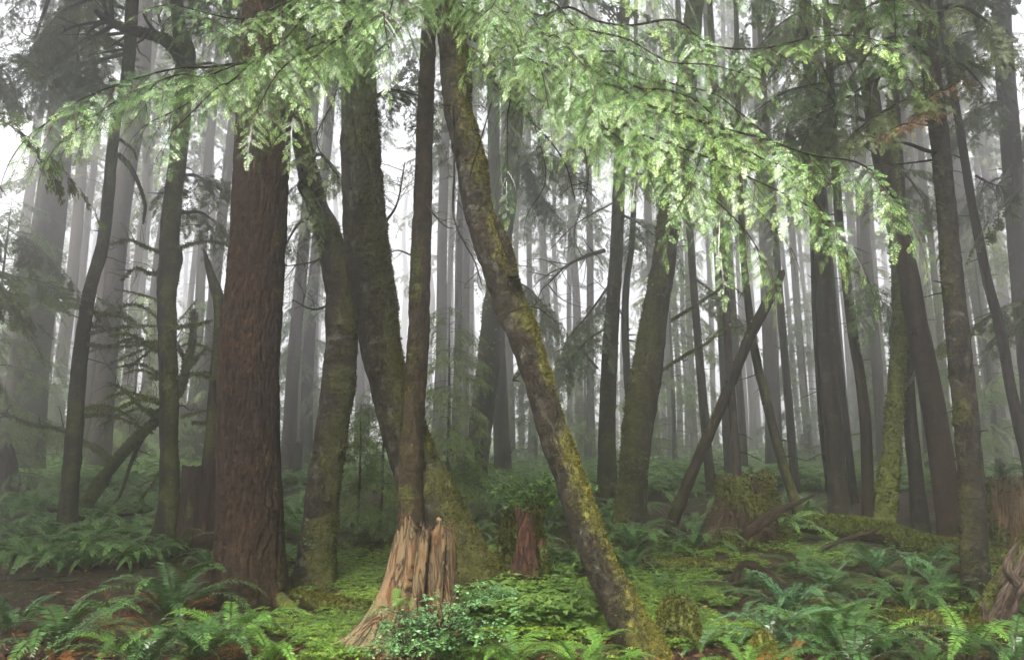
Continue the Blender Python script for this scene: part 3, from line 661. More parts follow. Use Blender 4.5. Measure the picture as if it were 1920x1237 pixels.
# knots, forks and stubs
yk = TREES['knob']['org'][1]
g9 = np.random.default_rng(909)
for k in range(22):                               # moss-hung dead limbs tangling between the thin trunks
    key, x0, y0, Y0 = [('knob', 314, g9.uniform(470, 830), yk), ('maple', g9.uniform(280, 360), g9.uniform(620, 800), ym), ('dark', 160, g9.uniform(560, 800), TREES['dark']['org'][1])][k % 3]
    s_ = 1 if (g9.random() < .6 or key == 'dark') and not (key == 'knob' and k % 2) else -1; L_ = g9.uniform(60, 140)
    P_ = [(x0, y0, Y0)]
    for q in range(3): P_.append((P_[-1][0] + s_ * L_ / 3, P_[-1][1] + g9.uniform(-22, 14) + 6 * q, P_[-1][2] + g9.uniform(-.35, .35)))
    branch(key, P_, .022, .007, mat='mossy_bark', moss=((0, -.3, .9), .4), tufts=(240, .055, 'moss_green'), twigs=9, tl=.5, seed=950 + k, sub=1, droop=.22)
branch('knob', [(349, 120, yk), (318, 82, yk - .1), (290, 68, yk - .2), (240, 55, yk - .4), (205, 40, yk - .5), (175, 18, yk - .6)], .13, .05, seed=9, moss=((0, -.2, 1), -.1), tufts=(250, .04, 'moss_dark'), twigs=10, tl=1.1, label='thick crooked bough with a torn end')
yd = TREES['dark']['org'][1]
branch('dark', [(222, 290, yd), (245, 315, yd), (262, 350, yd + .1), (272, 385, yd + .1), (268, 420, yd)], .05, .02, seed=10, tufts=(90, .04, 'moss_dark'))
branch('dark', [(225, 262, yd), (250, 282, yd), (256, 300, yd), (250, 290, yd)], .03, .012, seed=11)
branch('dark', [(236, 92, yd), (200, 98, yd - .4), (165, 104, yd - .7)], .025, .008, seed=12, twigs=6, tl=.6)
branch('dark', [(95, -10, yd - .3), (70, 60, yd - .4), (62, 115, yd - .4), (35, 150, yd - .4)], .03, .008, seed=13, twigs=8, tl=.6)
stubs('dark', 8, 2, 7, seed=2); stubs('knob', 6, 2, 7, seed=3); stubs('hem', 10, 1.5, 6, (.06, .25), seed=4, r=.008)
ya = 7.0
branch('alder', [(962, 520, ya), (956, 480, ya), (942, 440, ya), (928, 410, ya)], .06, .03, seed=14, tufts=(500, .022, 'moss_gold'), label='short fused stem furred with moss')
branch('alder', [(972, 700, 6.9), (962, 712, 6.85), (978, 716, 6.85)], .02, .012, seed=15)
branch('alder', [(845, 195, 7.4), (832, 197, 7.4), (826, 196, 7.4)], .02, .008, seed=16)
branch('alder', [(846, 200, 7.4), (852, 300, 7.2), (850, 400, 7.1), (868, 450, 7), (890, 490, 6.95), (905, 540, 6.9)], .012, .006, seed=17, twigs=26, tl=.3, sub=1, droop=.25)
branch('alder', [(940, 590, 6.85), (1000, 575, 6.7), (1050, 610, 6.6)], .008, .003, seed=18, twigs=9, tl=.25)
branch('alder', [(880, 330, 7.1), (905, 250, 7.1), (925, 180, 7.1)], .012, .005, seed=19, twigs=9, tl=.3)
yI = TREES['mossI']['org'][1]
branch('mossI', [(1240, 695, yI), (1290, 662, yI - .2), (1330, 640, yI - .3), (1352, 618, yI - .3), (1395, 612, yI - .4)], .03, .012, seed=21, moss=MB, tufts=(300, .04, 'moss_green'), twigs=6, tl=.5)
branch('mossI', [(1258, 600, yI), (1300, 575, yI - .1), (1340, 548, yI - .3), (1372, 538, yI - .4), (1400, 560, yI - .4)], .03, .01, seed=22, moss=MB, tufts=(200, .04, 'moss_green'), twigs=7, tl=.5)
branch('pair', [(1132, 470, 15.5), (1100, 480, 15), (1060, 500, 14.6), (1020, 540, 14.4)], .05, .015, seed=23, twigs=16, tl=.9, moss=((0, 0, 1), 0))
branch('pair', [(1120, 690, 15.5), (1080, 650, 15), (1040, 660, 14.6)], .03, .01, seed=24, twigs=8, tl=.7)
stubs('pairthin', 9, 1.5, 5, (.2, .5), seed=5, r=.016)
for k_, n_, z1_ in (('m1', 12, 7), ('m2', 8, 7), ('m3', 6, 8), ('m4', 10, 7), ('m6', 8, 6), ('m7', 8, 8), ('m8', 9, 6), ('m11', 8, 8), ('m5', 6, 5), ('curve', 8, 5), ('pole', 7, 6)):
    stubs(k_, n_, 1.6, z1_, (.12, .5), seed=hash(k_[-1]) % 1 + ord(k_[-1]), r=.012)
stubs('m12', 14, 1.5, 7, (.08, .4), seed=31); stubs('m13', 14, 1.2, 6, (.06, .3), seed=32, r=.009); stubs('m14', 10, 2, 6, (.08, .35), seed=33, r=.009); stubs('m15', 10, 3, 9, (.1, .5), seed=34)
y13 = TREES['m13']['org'][1]; y12 = TREES['m12']['org'][1]
branch('m13', [(1768, 290, y13), (1735, 282, y13 - .1), (1710, 272, y13 - .15), (1686, 266, y13 - .2)], .028, .014, seed=40)
branch('m13', [(1764, 298, y13 + .1), (1720, 304, y13 + .2), (1660, 312, y13 + .3), (1590, 330, y13 + .4)], .016, .006, seed=41, twigs=8, tl=.4)
branch('m13', [(1785, 532, y13 - .15), (1768, 530, y13 - .25), (1748, 526, y13 - .3)], .018, .006, seed=42)
branch('m13', [(1775, 390, y13 - .1), (1762, 382, y13 - .2), (1752, 380, y13 - .25)], .014, .006, seed=43)
branch('m14', [(1808, 300, 10.6), (1792, 292, 10.5), (1782, 288, 10.5)], .014, .006, seed=44)
branch('snag', [(412, 575, 11.8), (420, 560, 11.7), (428, 545, 11.7)], .05, .02, seed=45)
# knot hole on the massive conifer: a raised collar with a dark hollow
t = TREES['fir']; pk = at(452, 626, t['org'][1] - .37); yk_ = pk[1]
A_ = []
for (px, py, r, q) in ((452, 628, .06, .315), (460, 572, .036, .325), (456, 443, .04, .275), (447, 540, .018, .30)):
    p = at(px, py, t['org'][1] - q)
    ring = [p + np.array([math.cos(a) * r * .8, -.012 - .01 * math.sin(a * 2), math.sin(a) * r * 1.15]) for a in np.linspace(0, 6.28, 15)]
    tb = tube(ring, [.018 + .006 * math.sin(k * 2.1) for k in range(15)], 8, .02, .25, 20, seed=int(px), cap=False)
    V, Q, R = join_tubes([tb], t['org'])
    kn = put('knot', make_mesh('knot', V, Q, {'rest': R}, True, (M['dark_bark'],)), t['e'])
    th_ = np.linspace(0, 6.2831, 16, endpoint=False)
    V = np.concatenate([[p + np.array([math.cos(a) * r * .8 * s, d, math.sin(a) * r * 1.15 * s]) for a in th_] for s, d in ((1, 0), (.7, .03), (.05, .04))]) - t['org']
    Q = np.array([[i * 16 + j, i * 16 + (j + 1) % 16, (i + 1) * 16 + (j + 1) % 16, (i + 1) * 16 + j] for i in range(2) for j in range(16)])
    put('hollow', make_mesh('hollow', V, Q, {'rest': V * 1.0}, True, (M['dark_wood'],)), kn)

# crowns above the picture
for k_, z_, s_, v_, r_ in (('fir', 10.5, 1.9, 0, 1), ('lean', 11, 1.2, 1, 2.4), ('hem', 10.5, 1.7, 0, 3.9), ('dark', 11.5, .9, 1, 2), ('knob', 11.5, .8, 2, 3), ('alder', 9.8, 1.2, 1, .4),
                           ('m12', 10.5, .8, 2, 1), ('m13', 9.5, 1.5, 0, 2.2),
                           ('m14', 10, .9, 0, 4)):
    crown(k_, z_, s_, v_, r_)
# leafy sprouts on the waist of the tilting trunk
def sprouts(key, pts, n, L, mat, seed, spread=.25):
    t = TREES[key]; g = np.random.default_rng(seed)
    for (px, py, Y) in pts:
        c = at(px, py, Y); P = c + g.normal(size=(n, 3)) * spread * np.array([1, .6, .8])
        D = unit(g.normal(size=(n, 3)) + np.array([0, -.4, .2])); V, Q = blades(P, D, L * g.uniform(.6, 1.2, n), L * .6)
        put('foliage', make_mesh('sprout', V - t['org'], Q, {'tint': np.repeat(g.random(n), 4)}, False, (M[mat],)), t['e'])
sprouts('mossI', [(1160, 900, yI - .4), (1215, 890, yI - .4), (1178, 850, yI - .45)], 45, .05, 'shrub', 1)
sprouts('mossI', [(1190, 690, yI - .3), (1262, 525, yI - .2)], 26, .05, 'yellow_leaf', 2)
sprouts('back', [(888, 652, 16.2), (900, 560, 16)], 40, .08, 'yellow_leaf', 3, .3)
sprouts('back', [(905, 840, 16.2)], 30, .07, 'shrub', 4, .3)
sprouts('twin', [(600, 1010, 9.1), (612, 1040, 9.1)], 14, .045, 'shrub', 5, .15)
# ================================================================== near hemlock boughs (all grow from the slender hemlock)
LIMBS = [
 # main right-hand boughs
 (dict(r0=.04, spacing=.085, size=.62, start=.28, drop=.35), [(806, 10, 8.5), (1000, 105, 7.2), (1200, 190, 6.0), (1430, 262, 5.2), (1600, 330, 4.8), (1700, 400, 4.6)]),
 (dict(r0=.03, spacing=.09, size=.58, start=.3, drop=.4), [(808, 30, 8.5), (1040, 150, 7.0), (1200, 250, 6.0), (1380, 330, 5.3), (1520, 400, 5.0), (1590, 455, 4.9)]),
 (dict(r0=.03, spacing=.09, size=.55, start=.42, drop=.45), [(808, 40, 8.5), (1000, 150, 7.2), (1160, 260, 6.2), (1290, 345, 5.6), (1380, 420, 5.3), (1430, 480, 5.2)]),
 (dict(r0=.028, spacing=.09, size=.5, start=.45, drop=.4), [(808, 20, 8.5), (1050, 90, 7.0), (1250, 170, 6.2), (1330, 260, 5.8), (1290, 350, 5.5), (1265, 400, 5.4)]),
 (dict(r0=.032, spacing=.09, size=.55, start=.3, drop=.3), [(810, -40, 8.4), (1050, 30, 7.0), (1250, 50, 6.0), (1430, 80, 5.4), (1600, 70, 5.0), (1690, 95, 4.8)]),
 (dict(r0=.03, spacing=.085, size=.55, start=.3, drop=.25), [(810, -120, 8.4), (1050, -70, 7.0), (1300, -30, 5.8), (1520, -30, 5.2), (1690, 0, 4.9)]),
 (dict(r0=.03, spacing=.085, size=.55, start=.3, drop=.3), [(810, -90, 8.4), (980, -20, 7.0), (1120, 60, 6.2), (1260, 110, 5.6), (1400, 140, 5.2)]),
 # centre
 (dict(r0=.03, spacing=.08, size=.55, start=.15, drop=.35), [(808, -60, 8.4), (880, -30, 7.2), (960, 20, 6.2), (1050, 70, 5.4), (1100, 130, 5.0)]),
 (dict(r0=.028, spacing=.085, size=.5, start=.2, drop=.4), [(808, -20, 8.4), (870, 10, 7.3), (950, 70, 6.4), (1010, 140, 5.8), (1030, 210, 5.5)]),
 (dict(r0=.028, spacing=.085, size=.5, start=.1, drop=.4), [(806, -60, 8.4), (770, -30, 7.4), (740, 0, 6.4), (720, 50, 5.6), (730, 100, 5.2)]),
 (dict(r0=.028, spacing=.08, size=.5, start=.1, drop=.3), [(808, -140, 8.4), (850, -120, 7.0), (900, -80, 5.8), (930, -30, 5.2), (920, 20, 4.9)]),
 # left-hand boughs
 (dict(r0=.036, spacing=.085, size=.58, start=.28, drop=.38), [(800, 20, 8.4), (640, 70, 7.0), (480, 105, 6.0), (330, 135, 5.2), (190, 190, 4.8), (60, 250, 4.5)]),
 (dict(r0=.03, spacing=.085, size=.52, start=.35, drop=.42), [(800, 0, 8.4), (680, 40, 7.0), (580, 90, 6.0), (520, 150, 5.4), (480, 210, 5.0)]),
 (dict(r0=.03, spacing=.085, size=.55, start=.25, drop=.3), [(802, -80, 8.4), (680, -40, 7.0), (560, 0, 6.0), (440, 20, 5.4), (330, 10, 5.0)]),
 (dict(r0=.03, spacing=.085, size=.5, start=.25, drop=.35), [(802, -70, 8.4), (700, -30, 7.0), (600, 30, 6.2), (540, 70, 5.8), (500, 100, 5.5)]),
 (dict(r0=.028, spacing=.085, size=.48, start=.3, drop=.4), [(800, 10, 8.4), (600, 110, 6.8), (430, 150, 6.0), (340, 200, 5.6), (280, 230, 5.4)]),
 (dict(r0=.026, spacing=.085, size=.5, start=.35, drop=.35), [(804, -30, 8.4), (660, 30, 7.0), (500, 100, 5.8), (400, 170, 5.2), (330, 240, 4.9)]),
 (dict(r0=.026, spacing=.085, size=.5, start=.35, drop=.35), [(800, 10, 8.4), (560, 100, 6.4), (330, 140, 5.2), (240, 190, 4.9), (120, 260, 4.7)]),
 (dict(r0=.026, spacing=.085, size=.5, start=.3, drop=.4), [(804, -40, 8.4), (700, 0, 7.0), (620, 80, 6.2), (560, 160, 5.7), (550, 220, 5.5)]),
 (dict(r0=.026, spacing=.085, size=.5, start=.45, drop=.4), [(808, 10, 8.5), (1050, 100, 7), (1300, 200, 5.6), (1480, 330, 5.0), (1560, 420, 4.8)]),
 (dict(r0=.026, spacing=.085, size=.5, start=.45, drop=.4), [(808, 0, 8.5), (1050, 70, 7), (1250, 140, 5.9), (1400, 210, 5.4), (1480, 290, 5.2)]),
 (dict(r0=.026, spacing=.085, size=.5, start=.5, drop=.4), [(808, 30, 8.5), (1050, 160, 7.0), (1250, 300, 6), (1330, 400, 5.6), (1350, 470, 5.4)]),
 (dict(r0=.026, spacing=.09, size=.48, start=.3, drop=.45), [(808, 20, 8.5), (880, 90, 7.6), (940, 170, 7.0), (960, 260, 6.7), (950, 340, 6.5)]),
 (dict(r0=.03, spacing=.085, size=.5, start=.3, drop=.28), [(802, -160, 8.4), (650, -110, 7.0), (520, -60, 6.0), (400, -30, 5.4)]),
]
def wig(pts, k):
    g = np.random.default_rng(k); P = np.array([at(*p) for p in pts]); R = np.ones(len(P)); C, _ = catmull(P, R, .45)
    C[1:-1] += g.normal(size=(len(C) - 2, 3)) * np.array([.035, .05, .03]); return [p for p in C]
for k, (kw, pts) in enumerate(LIMBS):
    kw = dict(kw); kw['r0'] *= .62; kw['spacing'] *= .84; kw['size'] *= 1.12
    limb('hem', wig(pts, k), seed=100 + k, hang=.12, up_j=.22, **kw)
# darker, hanging boughs in the shade behind
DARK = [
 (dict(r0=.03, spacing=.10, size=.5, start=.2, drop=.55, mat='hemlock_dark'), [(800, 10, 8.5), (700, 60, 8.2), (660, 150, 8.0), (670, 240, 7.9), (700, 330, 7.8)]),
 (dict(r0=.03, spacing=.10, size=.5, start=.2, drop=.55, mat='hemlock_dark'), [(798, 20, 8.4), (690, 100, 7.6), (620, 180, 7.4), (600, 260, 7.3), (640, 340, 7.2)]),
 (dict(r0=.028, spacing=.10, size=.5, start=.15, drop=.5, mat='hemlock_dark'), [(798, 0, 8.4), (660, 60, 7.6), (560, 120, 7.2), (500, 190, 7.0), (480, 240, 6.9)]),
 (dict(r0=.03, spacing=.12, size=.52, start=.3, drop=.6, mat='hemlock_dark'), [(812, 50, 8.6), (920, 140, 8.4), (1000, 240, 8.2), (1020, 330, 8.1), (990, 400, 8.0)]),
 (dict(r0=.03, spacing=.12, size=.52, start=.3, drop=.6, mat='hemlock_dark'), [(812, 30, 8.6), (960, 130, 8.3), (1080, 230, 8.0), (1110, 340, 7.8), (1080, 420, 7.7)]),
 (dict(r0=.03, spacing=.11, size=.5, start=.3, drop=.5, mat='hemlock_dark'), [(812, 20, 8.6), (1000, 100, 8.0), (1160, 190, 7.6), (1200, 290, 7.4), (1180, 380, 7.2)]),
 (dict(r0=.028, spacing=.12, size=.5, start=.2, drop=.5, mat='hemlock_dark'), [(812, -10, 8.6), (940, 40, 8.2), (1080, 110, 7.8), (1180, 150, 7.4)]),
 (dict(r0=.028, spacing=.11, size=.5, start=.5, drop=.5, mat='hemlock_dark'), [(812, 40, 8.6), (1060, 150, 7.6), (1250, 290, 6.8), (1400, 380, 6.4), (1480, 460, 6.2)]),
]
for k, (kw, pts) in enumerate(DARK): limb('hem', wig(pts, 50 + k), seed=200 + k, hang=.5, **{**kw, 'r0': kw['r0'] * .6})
branch('hem', [(812, 40, 8.55), (960, 190, 7.9), (1050, 290, 7.5), (1080, 380, 7.3)], .016, .005, seed=70, twigs=34, tl=.5, sub=1)
branch('hem', [(812, 20, 8.55), (980, 110, 8), (1120, 200, 7.6), (1180, 290, 7.4)], .016, .005, seed=71, twigs=34, tl=.5, sub=1)
branch('hem', [(790, 180, 8.4), (720, 170, 8.1), (690, 230, 8.0), (700, 330, 7.9)], .012, .004, seed=72, twigs=18, tl=.4, sub=1)
branch('hem', [(795, 380, 8.4), (830, 420, 8.2), (850, 430, 8.1)], .012, .005, seed=73, twigs=5, tl=.3)
branch('hem', [(775, 480, 8.4), (740, 470, 8.5), (700, 500, 8.6)], .012, .005, seed=74, twigs=4, tl=.3)
# small sprays of orange, dying needles
limb('hem', [(1180, 215, 6.4), (1195, 245, 6.2), (1180, 280, 6.1)], r0=.008, spacing=.06, size=.16, mat='orange_needles', seed=300, start=.1, label='dead orange spray')
limb('hem', [(1236, 250, 6.2), (1262, 275, 6.1), (1275, 300, 6.0)], r0=.008, spacing=.07, size=.14, mat='orange_needles', seed=301, start=.1, label='dead orange spray')
limb('m13', [(1745, 180, y13 - .3), (1780, 165, y13 - .6), (1800, 150, y13 - .8)], r0=.012, kind='hi', spacing=.06, size=.3, mat='orange_needles', seed=302, start=.1, label='dying orange bough')
limb('m13', [(1745, 190, y13 - .3), (1740, 205, y13 - .6), (1735, 215, y13 - .9)], r0=.012, kind='hi', spacing=.055, size=.3, mat='orange_needles', seed=303, start=.1, label='dying orange bough')
limb('m13', [(1740, 235, y13 - .9), (1700, 232, y13 - 1.0), (1665, 245, y13 - 1.1)], r0=.012, kind='hi', spacing=.06, size=.34, mat='orange_needles', seed=304, start=.4, label='dying orange bough')

# dark spruce boughs of the trees on either side
SB = [
 ('m12', [(1640, 200, 12.4), (1570, 160, 11.8), (1480, 170, 11.2), (1400, 220, 10.8)]), ('m12', [(1630, 120, 12.4), (1540, 80, 11.6), (1440, 90, 11), (1360, 150, 10.5)]),
 ('m12', [(1650, 290, 12.4), (1590, 260, 12), (1520, 250, 11.6), (1440, 280, 11.2)]), ('m12', [(1620, 60, 12.5), (1690, 30, 12), (1760, 50, 11.6), (1820, 110, 11.2)]),
 ('m12', [(1640, 170, 12.5), (1700, 150, 12.2), (1740, 190, 12)]), ('m12', [(1612, 20, 12.5), (1540, 10, 12), (1470, 40, 11.4), (1420, 90, 11)]),
 ('m13', [(1745, 110, y13), (1690, 70, y13 - .4), (1640, 90, y13 - .7), (1590, 150, y13 - 1)]), ('m13', [(1735, 40, y13), (1790, 10, y13 - .5), (1850, 40, y13 - .8), (1900, 90, y13 - 1)]),
 ('m13', [(1755, 200, y13), (1700, 190, y13 - .3), (1640, 220, y13 - .5), (1600, 250, y13 - .6)]), ('m13', [(1730, 10, y13), (1660, 0, y13 - .5), (1600, 30, y13 - .8)]),
 ('m15', [(1880, 80, 13.5), (1820, 60, 13), (1760, 90, 12.6)]), ('m15', [(1888, 190, 13.5), (1840, 200, 13.2), (1790, 250, 13)]), ('m15', [(1900, 330, 13.6), (1860, 340, 14), (1820, 380, 14.4)]),
 ('dark', [(236, 90, yd), (180, 60, yd - .5), (120, 50, yd - .9), (70, 90, yd - 1.1)]), ('dark', [(244, 20, yd), (180, 0, yd - .5), (120, 20, yd - .9), (80, 60, yd - 1)]),
 ('dark', [(232, 170, yd), (180, 160, yd - .3), (130, 190, yd - .6)]), ('dark', [(250, -40, yd), (150, -40, yd + .5), (60, -10, yd + 1), (10, 30, yd + 1)]),
 ('dark', [(240, 60, yd + .2), (150, 80, yd + 1), (70, 150, yd + 1.6), (10, 200, yd + 2)]),
 ('dark', [(240, 100, yd + .2), (140, 120, yd + .6), (40, 110, yd + 1), (-30, 150, yd + 1.2)]), ('dark', [(252, -20, yd), (330, -30, yd + .5), (400, 10, yd + 1)]),
 ('m12', [(1625, 110, 12.6), (1560, 130, 13), (1490, 210, 13.4), (1420, 260, 13.8)]), ('m12', [(1618, 60, 12.6), (1540, 50, 13), (1460, 10, 13.4)]), ('m12', [(1655, 310, 12.5), (1700, 330, 12.8), (1740, 390, 13)]), ('m12', [(1640, 230, 12.6), (1560, 220, 12.9), (1500, 300, 13.2)]),
 ('m15', [(1876, 20, 13.4), (1800, -10, 13), (1730, 20, 12.6)]), ('m13', [(1745, 130, y13), (1800, 120, y13 + .3), (1850, 170, y13 + .6)]),
 ('pair', [(1166, 150, 15.9), (1230, 170, 15.4), (1290, 230, 15)]), ('pair', [(1168, 90, 15.9), (1240, 60, 15.4), (1320, 90, 15)]), ('mossI', [(1285, 180, yI), (1340, 200, yI + .4), (1400, 270, yI + .8)]),
 ('pair', [(1152, 520, 15.6), (1110, 580, 15.2), (1060, 640, 14.9)]), ('pair', [(1145, 610, 15.6), (1100, 640, 15.2), (1050, 700, 15)]), ('back', [(934, 520, 16.8), (990, 540, 16.4), (1040, 600, 16)]),
 ('m1', [(1300, 520, 17), (1350, 560, 16.6), (1400, 620, 16.3)]), ('m8', [(1585, 500, 12.8), (1620, 520, 12.6), (1650, 560, 12.4)]), ('twin', [(600, 400, 9.8), (560, 420, 10.2), (530, 470, 10.5)]),
 ('knob', [(346, 130, yk), (400, 120, yk - .3), (450, 160, yk - .6)]), ('knob', [(336, 30, yk), (400, 40, yk - .4), (460, 80, yk - .8)]), ('knob', [(330, 400, yk + .3), (380, 400, yk + .8), (425, 440, yk + 1.2)]),
 ('knob', [(334, 330, yk + .3), (370, 330, yk + 1), (420, 360, yk + 1.6)]),
 ('back', [(968, 200, 17), (1040, 180, 16.4), (1110, 220, 15.8)]), ('back', [(962, 300, 17), (1030, 290, 16.4), (1090, 330, 15.8)]), ('back', [(970, 120, 17), (900, 110, 16.4), (850, 150, 16)]),
 ('back', [(965, 230, 17), (1010, 360, 16.8), (1060, 420, 16.6)]),
 ('pair', [(1162, 330, 15.9), (1220, 330, 15.3), (1280, 380, 14.9)]), ('pair', [(1165, 220, 15.9), (1110, 240, 15.4), (1060, 290, 15)]), ('pair', [(1160, 400, 15.9), (1200, 420, 16.4), (1250, 460, 16.9)]),
 ('lean', [(672, 200, 9), (740, 170, 9.3), (790, 210, 9.6)]), ('twin', [(575, 310, 9.7), (600, 290, 9.2), (640, 330, 8.9)]), ('twin', [(580, 330, 9.7), (560, 350, 9.3), (590, 400, 9)]),
]
for k, (key, pts) in enumerate(SB):
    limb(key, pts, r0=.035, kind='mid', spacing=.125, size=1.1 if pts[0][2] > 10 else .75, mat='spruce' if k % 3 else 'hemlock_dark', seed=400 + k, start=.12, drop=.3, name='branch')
# bare twig tangles hanging in the shade
for k, (key, pts) in enumerate([('m12', [(1560, 60, 11), (1600, 140, 11), (1610, 230, 11)]), ('m12', [(1500, 30, 11), (1540, 120, 11), (1570, 190, 11)]), ('m13', [(1700, 120, y13 - .5), (1640, 150, y13 - .7), (1560, 200, y13 - .9), (1500, 230, y13 - 1)]),
                                ('pair', [(1150, 380, 15.4), (1080, 420, 15), (1030, 470, 14.6)]), ('pairthin', [(1180, 620, 15.2), (1150, 560, 15), (1110, 520, 14.8)]),
                                ('lean', [(720, 420, 9), (745, 380, 9.2), (760, 300, 9.4)]), ('twin', [(616, 470, 9.7), (590, 490, 9.3), (530, 500, 9.0)]), ('twin', [(640, 560, 9.7), (590, 580, 9.4), (545, 560, 9.2)]),
                                ('m15', [(1886, 130, 13.4), (1840, 140, 13), (1790, 200, 12.7)]), ('m14', [(1830, 330, 10.6), (1860, 345, 10.4), (1895, 352, 10.3)])]):
    branch(key, pts, .02, .006, mat='dark_bark', twigs=14, tl=.55, seed=500 + k, sub=1)

# ================================================================== the misty forest behind
def far_trunk(k):
    g = np.random.default_rng(900 + k); n = 9
    P = np.array([[g.normal(0, .10) * (i > 0), g.normal(0, .10) * (i > 0), -.4 + i * 4.1] for i in range(n)]); R = np.linspace(.27, .13, n); R[0] *= 1.15
    return tube(P, R, 12, .6, .07, 1.5, flare=.45, flareh=.5, seed=k + 3)
FT = []
for k in range(5):
    tb = far_trunk(k); FT.append((make_mesh('far_trunk', tb['V'], tb['Q'], {'rest': tb['rest']}, True, (M['grey_bark'],)), tb))
def far_stub_mesh(k):
    g = np.random.default_rng(950 + k); p = np.array([.1, 0, 0]); d = np.array([1, 0, .05]); L = g.uniform(.6, 1.9); pp = [p]
    for w in range(3): pp.append(pp[-1] + d * L / 3); d = unit(d + g.normal(size=3) * .15 + np.array([0, 0, -.14]))
    tb = tube(pp, [.022, .016, .012, .005], 5, .3, seed=k); V, Q, R = join_tubes([tb] + twigs_on(tb['C'], .014, 3, .4, g, .2, 0), np.zeros(3))
    return make_mesh('dead_branch', V, Q, {'rest': R}, True, (M['grey_bark'],))
FS = [far_stub_mesh(k) for k in range(8)]
FAR_N = 0
def far_tree(px, Y, w, label, group, lean=0.0, cz=None, crown_s=1.0):
    global FAR_N
    k = FAR_N; FAR_N += 1
    x = (px - 960) / FPX * Y * .985
    p = np.array([x, Y, zgs(x, Y)])
    r = w / FPX * Y / 2 / .24
    e = thing('conifer_tree', label, 'tree', p, group, rotz=random.uniform(0, 6.28))
    e.rotation_euler = (random.gauss(0, .008), lean + random.gauss(0, .022), e.rotation_euler[2])
    put('trunk', FT[k % 5][0], e, scale=(r, r, 1))
    if k % 2 == 0 and Y < 36:
        for q in range(6): put('branch', FS[(k + q) % 8], e, (0, 0, random.uniform(1.5, 9)), (0, 0, random.uniform(0, 6.28)), random.uniform(.6, 1.1))
    if cz is not None: put('crown', THIN[k % 3], e, (0, 0, cz), (0, 0, random.uniform(0, 6.28)), (crown_s, crown_s, crown_s * .95))
    return e
FARSPEC = [  # pixel x at the horizon, distance, width
 ('misty conifers behind the bent vine maple', 'tall pale trunk fading into the mist behind the bent moss-draped vine maple',
  [(-15, 31, 20), (8, 20, 26), (30, 34, 14), (60, 21, 40), (80, 38, 12), (125, 36, 14), (100, 30, 22), (150, 25, 18), (186, 21, 34), (222, 33, 16), (204, 42, 12), (240, 40, 11), (277, 44, 10), (262, 28, 18), (292, 36, 12)]),
 ('misty conifers beside the gnarled trunk', 'hazy trunk glimpsed between the gnarled dark trunk and the massive reddish-brown conifer',
  [(334, 40, 11), (350, 29, 18), (376, 24, 20), (394, 38, 10)]),
 ('misty conifers past the massive trunk', 'pale misty trunk between the massive reddish-brown conifer and its dark swaying neighbour',
  [(540, 21, 22), (556, 28, 15), (548, 42, 9), (574, 23, 20), (585, 34, 10)]),
 ('misty conifers behind the mossy pair', 'pale trunk seen in the gap between the two dark mossy trunks',
  [(672, 30, 16), (684, 38, 12)]),
 ('misty conifers in the central gap', 'grey trunk in the bright misty gap between the slender hemlock and the leaning alder',
  [(815, 25, 20), (834, 32, 10), (852, 23, 14), (868, 27, 16), (945, 21, 26), (957, 33, 16), (978, 42, 10), (842, 46, 9), (880, 38, 12), (932, 40, 10), (995, 37, 11)]),
 ('misty conifers beyond the leaning alder', 'pale trunk in the mist between the leaning alder and the upright dark trunk',
  [(1018, 45, 9), (1030, 38, 12), (1050, 46, 9), (1066, 41, 10), (1097, 44, 9), (1084, 35, 15), (1110, 30, 14)]),
 ('misty conifers right of the tilting trunk', 'faded trunk in the mist between the tilting mossy trunk and the dead leaning pole',
  [(1232, 33, 16), (1248, 45, 9), (1276, 42, 10), (1304, 38, 12), (1262, 36, 14), (1290, 44, 9)]),
 ('misty conifers behind the mossy stump', 'faded far trunk in the mist above the big mossy stump',
  [(1345, 43, 10), (1386, 37, 11), (1402, 45, 8), (1415, 40, 12), (1428, 48, 8), (1462, 41, 9)]),
 ('misty conifers past the thick brown trunk', 'faded trunk in the haze between the thick brown trunk and the yellow-green mossy one',
  [(1505, 43, 9), (1520, 34, 14), (1532, 46, 8), (1604, 44, 9), (1628, 37, 11), (1592, 30, 14), (1612, 40, 10), (1642, 27, 16), (1655, 24, 18), (1668, 38, 10)]),
 ('misty conifers beside the leaning brown conifer', 'pale trunk in the haze between the yellow-green mossy trunk and the dark moss-flecked conifer',
  [(1735, 33, 14), (1716, 39, 11), (1760, 45, 8), (1774, 38, 10), (1752, 40, 9), (1768, 30, 16), (1782, 26, 12), (1745, 22, 18)]),
 ('misty conifers at the bright edge', 'pale trunk in the bright haze beyond the thin bowed trunk',
  [(1850, 28, 18), (1860, 42, 10), (1878, 44, 9), (1893, 36, 12), (1868, 34, 12), (1885, 24, 24), (1902, 38, 12), (1915, 30, 18), (1838, 40, 9)]),
]
for gi, (grp, lab, L_) in enumerate(FARSPEC):
    for j, (px, Y, w) in enumerate(L_):
        far_tree(px, Y, w, lab, grp, cz=random.uniform(8.5, 12.5) if (j + gi) % 3 and Y > 24 else None, crown_s=random.uniform(.8, 1.1))
g_ = np.random.default_rng(77)
for k in range(40):                                                   # the last, palest rank
    px = -30 + 1980 * (k + g_.uniform(.05, .95)) / 40; Y = g_.uniform(48, 90)
    z_ = 'left of the leaning alder' if px < 1000 else 'right of the leaning alder'
    far_tree(px, Y, g_.uniform(7, 15), 'faintest thin trunk almost lost in the mist, ' + z_, 'faintest trunks ' + z_, cz=g_.uniform(9, 15) if k % 2 else None, crown_s=g_.uniform(1.0, 1.4))

